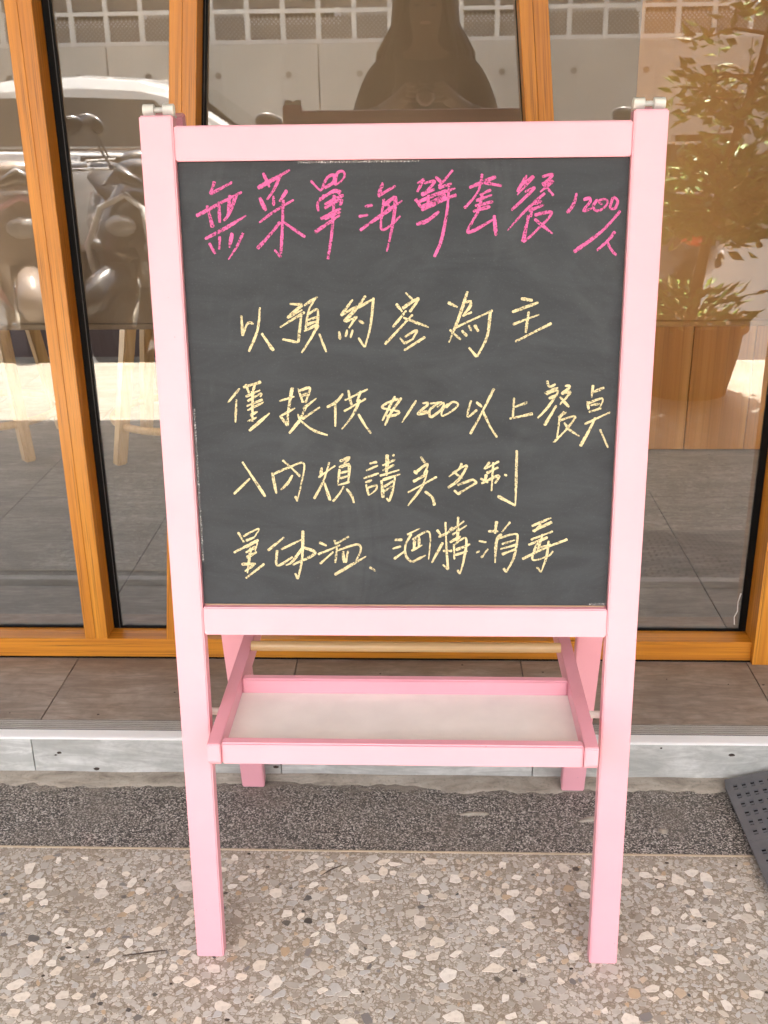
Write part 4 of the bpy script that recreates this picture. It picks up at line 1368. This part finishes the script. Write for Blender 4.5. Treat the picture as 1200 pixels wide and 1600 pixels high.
def shrub():
    rng = random.Random(21)
    px, py = 1.07, -2.32
    t = thing('potted_shrub', 'bushy leafy shrub in a wide dark brown pot standing at the edge of the arcade', 'potted plant', (px, py, 0))
    obj('pot', lathe(BM(), [(0.17, 0.0), (0.205, 0.16), (0.215, 0.26), (0.235, 0.262), (0.235, 0.30), (0.205, 0.30), (0.20, 0.27), (0.02, 0.265)], seg=28), M['bark'], t)
    obj('soil', lathe(BM(), [(0.02, 0.266), (0.199, 0.2665), (0.198, 0.275), (0.02, 0.28)], seg=24), M['soil'], t)
    TR = [Vector(p) for p in ((0, 0, 0.27), (0.03, 0.01, 0.55), (0.09, 0, 0.9), (0.17, 0.02, 1.25), (0.25, 0.0, 1.75))]
    obj('trunk', tube(BM(), TR, [0.024, 0.022, 0.018, 0.012, 0.005], 8), M['bark'], t, smooth=True)
    def on_trunk(z):
        for a_, b_ in zip(TR, TR[1:]):
            if a_.z <= z <= b_.z:
                return a_.lerp(b_, (z - a_.z) / (b_.z - a_.z))
        return TR[-1].copy()
    bm = BM()
    br = BM()
    def leaf(c, d, L_, W_):
        d = d.normalized()
        s_ = d.cross(Vector((rng.uniform(-1, 1), rng.uniform(-1, 1), rng.uniform(-1, 1)))).normalized()
        n_ = d.cross(s_)
        p = [c, c + d * L_ * 0.4 + s_ * W_ + n_ * 0.006, c + d * L_, c + d * L_ * 0.4 - s_ * W_ + n_ * 0.006]
        v = [bm.verts.new(q) for q in p]
        bm.faces.new((v[0], v[1], v[2]))
        bm.faces.new((v[0], v[2], v[3]))
    for k in range(64):
        low = k < 34
        z0 = rng.uniform(0.62, 0.92) if low else rng.uniform(1.0, 1.72)
        a = rng.uniform(0, 6.28)
        ln = rng.uniform(0.14, 0.30) if low else rng.uniform(0.10, 0.26)
        b0 = on_trunk(z0)
        b1 = b0 + Vector((math.cos(a) * ln, math.sin(a) * ln, rng.uniform(-0.06, 0.14)))
        tube(br, [b0, (b0 + b1) / 2 + Vector((0, 0, 0.03)), b1], [0.008, 0.006, 0.003], 5)
        for j in range(34 if low else 20):
            f = rng.uniform(0.3, 1.05)
            c = b0.lerp(b1, f) + Vector((rng.gauss(0, 0.03), rng.gauss(0, 0.03), rng.gauss(0, 0.03)))
            leaf(c, Vector((math.cos(a) + rng.gauss(0, 0.8), math.sin(a) + rng.gauss(0, 0.8), rng.gauss(0.1, 0.5))), rng.uniform(0.045, 0.08), rng.uniform(0.011, 0.019))
    for k in range(320):      # low plants at the foot of the trunk
        a, q = rng.uniform(0, 6.28), rng.uniform(0.02, 0.24)
        c = Vector((math.cos(a) * q, math.sin(a) * q, 0.275 + rng.uniform(0, 0.14)))
        leaf(c, Vector((math.cos(a), math.sin(a), rng.uniform(0.0, 1.2))), rng.uniform(0.04, 0.08), rng.uniform(0.008, 0.014))
    obj('branches', br, M['bark'], t, smooth=True)['kind'] = 'stuff'
    obj('foliage', bm, M['leaf'], t)['kind'] = 'stuff'
shrub()

# ---- photographer standing behind the camera position, seen in the glass
def person():
    P = thing('person', 'long haired person in a dark top and trousers holding a camera at chest height', 'person', (0.0, -2.25, 0.0))
    P.scale = (0.985, 0.985, 0.985)
    V, E_, Rr = [], [], []
    def add(p, r, par=None):
        V.append(p)
        Rr.append(r if isinstance(r, tuple) else (r, r))
        if par is not None:
            E_.append((par, len(V) - 1))
        return len(V) - 1
    pel = add((0, 0, 0.86), (0.145, 0.10))
    wst = add((0, 0.005, 1.02), (0.115, 0.085), pel)
    che = add((0, 0.0, 1.19), (0.135, 0.095), wst)
    clv = add((0, 0.0, 1.29), (0.085, 0.065), che)
    nck = add((0, 0.015, 1.355), (0.048, 0.050), clv)
    jaw = add((0, 0.035, 1.415), (0.062, 0.070), nck)
    fac = add((0, 0.035, 1.475), (0.073, 0.085), jaw)
    top = add((0, 0.022, 1.535), (0.062, 0.072), fac)
    for s in (-1, 1):
        hip = add((s * 0.085, 0, 0.80), 0.088, pel)
        kn = add((s * 0.095, 0.012, 0.46), 0.055, hip)
        an = add((s * 0.10, -0.01, 0.09), 0.034, kn)
        hl = add((s * 0.105, 0.03, 0.045), 0.036, an)
        add((s * 0.12, 0.15, 0.028), 0.028, hl)
        sh = add((s * 0.158, 0.0, 1.25), 0.050, clv)
        el = add((s * 0.236, 0.10, 1.06), 0.040, sh)
        wr = add((s * 0.100, 0.245, 1.155), 0.026, el)
        pm_ = add((s * 0.078, 0.262, 1.180), (0.030, 0.020), wr)
        for k in range(4):
            z = 1.205 - k * 0.017
            f1 = add((s * 0.064, 0.288, z + 0.004), 0.0095, pm_)
            f2 = add((s * 0.052, 0.302, z + 0.003), 0.0085, f1)
            add((s * (0.030 - 0.003 * (k % 2)), 0.300, z), 0.0075, f2)
        t1 = add((s * 0.062, 0.240, 1.160), 0.011, pm_)
        add((s * 0.044, 0.226, 1.170), 0.009, t1)
    me = bpy.data.meshes.new('body')
    me.from_pydata(V, E_, [])
    me.materials.append(M['skin'])
    b = bpy.data.objects.new('body', me)
    COL.objects.link(b)
    b.parent = P
    sk = b.modifiers.new('skin', 'SKIN')
    for i, v in enumerate(me.skin_vertices[0].data):
        v.radius = Rr[i]
        v.use_root = (i == 0)
    sk.use_smooth_shade = True
    ss = b.modifiers.new('sub', 'SUBSURF')
    ss.levels = ss.render_levels = 2
    # face
    for s in (-1, 1):
        obj('eye', ellipsoid(BM(), (s * 0.030, 0.112, 1.475), (0.012, 0.008, 0.006), 10, 8), M['camera_black'], b, smooth=True)
        obj('ear', ellipsoid(BM(), (s * 0.075, 0.03, 1.465), (0.010, 0.018, 0.030), 10, 8), M['skin'], b, smooth=True)
    obj('nose', ellipsoid(BM(), (0, 0.122, 1.455), (0.011, 0.016, 0.022), 10, 8), M['skin'], b, smooth=True)
    obj('mouth', ellipsoid(BM(), (0, 0.108, 1.418), (0.021, 0.008, 0.006), 10, 8), M['pinkpetal'], b, smooth=True)
    # clothes: skinned over the same joints, a little thicker
    def skinned(name, verts, edges, rad, mat):
        m2 = bpy.data.meshes.new(name)
        m2.from_pydata(verts, edges, [])
        m2.materials.append(mat)
        o = bpy.data.objects.new(name, m2)
        COL.objects.link(o)
        o.parent = b
        s_ = o.modifiers.new('skin', 'SKIN')
        s_.use_smooth_shade = True
        for i, v in enumerate(m2.skin_vertices[0].data):
            v.radius = rad[i]
            v.use_root = (i == 0)
        q = o.modifiers.new('sub', 'SUBSURF')
        q.levels = q.render_levels = 2
        return o
    vv = [(0, 0, 0.84), (0, 0.005, 1.02), (0, 0.0, 1.19), (0, 0.0, 1.285), (-0.170, 0, 1.25), (-0.240, 0.10, 1.06), (-0.135, 0.215, 1.115), (0.170, 0, 1.25), (0.240, 0.10, 1.06), (0.135, 0.215, 1.115)]
    ee = [(0, 1), (1, 2), (2, 3), (3, 4), (4, 5), (5, 6), (3, 7), (7, 8), (8, 9)]
    rr = [(0.17, 0.125), (0.145, 0.11), (0.155, 0.115), (0.092, 0.075), (0.066, 0.066), (0.058, 0.058), (0.044, 0.044), (0.066, 0.066), (0.058, 0.058), (0.044, 0.044)]
    skinned('shirt', vv, ee, rr, M['shirt'])
    vv = [(0, 0, 0.88), (-0.088, 0, 0.79), (-0.096, 0.012, 0.46), (-0.10, -0.008, 0.10), (0.088, 0, 0.79), (0.096, 0.012, 0.46), (0.10, -0.008, 0.10)]
    ee = [(0, 1), (1, 2), (2, 3), (0, 4), (4, 5), (5, 6)]
    rr = [(0.155, 0.115), (0.10, 0.10), (0.072, 0.072), (0.058, 0.058), (0.10, 0.10), (0.072, 0.072), (0.058, 0.058)]
    skinned('trousers', vv, ee, rr, M['trousers'])
    for s in (-1, 1):
        obj('shoe', ellipsoid(BM(), (s * 0.115, 0.065, 0.036), (0.045, 0.125, 0.040), 14, 8), M['camera_black'], b, smooth=True)
    # hair: cap and long falls past the shoulders, with strands on the surface
    bm = BM()
    rng = random.Random(8)
    rings = []
    n = 40
    for (z, rx, ry, cy) in ((1.592, 0.02, 0.02, 0.01), (1.582, 0.068, 0.070, 0.01), (1.548, 0.102, 0.102, 0.008), (1.49, 0.118, 0.112, 0.002), (1.42, 0.126, 0.110, -0.006), (1.35, 0.136, 0.107, -0.012), (1.28, 0.145, 0.112, -0.02), (1.22, 0.140, 0.112, -0.03), (1.14, 0.12, 0.09, -0.045), (1.08, 0.09, 0.06, -0.055)):
        ring = []
        for k in range(n):
            a = 2 * math.pi * k / n
            x, y = math.sin(a), math.cos(a)
            j = 1 + 0.04 * math.sin(k * 3.1) + rng.uniform(-0.015, 0.015)
            fr_ = 1.0
            if z < 1.50 and y > 0.62:        # opening for the face
                fr_ = 0.86 if z > 1.50 else 0.60
            ring.append((x * rx * j, cy + y * ry * j * fr_, z))
        rings.append(ring)
    loft(bm, rings)
    for k in range(90):
        a = rng.uniform(0, 2 * math.pi)
        x, y = math.sin(a), math.cos(a)
        if y > 0.75:
            continue
        e_ = rng.uniform(0.9, 1.25)
        tube(bm, [(x * 0.085, 0.008 + y * 0.09, 1.53), (x * 0.118, y * 0.10 - 0.005, 1.42), (x * 0.145 * e_, y * 0.108 - 0.015, 1.32), (x * 0.150 * e_, y * 0.12 - 0.03, 1.22), (x * 0.145 * e_ + rng.uniform(-0.02, 0.02), y * 0.11 - 0.04, rng.uniform(1.02, 1.14))], [0.008, 0.010, 0.010, 0.008, 0.003], 5)
    obj('hair', bm, M['hair'], b, smooth=True)
person()
camx = thing('handheld_camera', 'black camera with a round lens held in both hands by the person', 'camera', (0.0, -1.955, CAM_H))
obj('camera_body', bx(-0.062, 0.062, -0.035, 0.0, -0.040, 0.036), M['camera_black'], camx, bevel=0.006, seg=2)
obj('viewfinder_hump', bx(-0.022, 0.022, -0.032, 0.0, 0.0365, 0.052), M['camera_black'], camx, bevel=0.004)
ln = obj('lens', tube(BM(), [(0, 0.0005, 0), (0, 0.018, -0.002)], 0.031, 28), M['camera_black'], camx)
obj('lens_ring', tube(BM(), [(0, 0.0185, -0.002), (0, 0.0195, -0.002)], [0.032, 0.030], 28), M['chrome'], ln)
obj('front_element', ellipsoid(BM(), (0, 0.0185, -0.002), (0.024, 0.003, 0.024), 20, 10), M['car_glass'], ln, smooth=True)
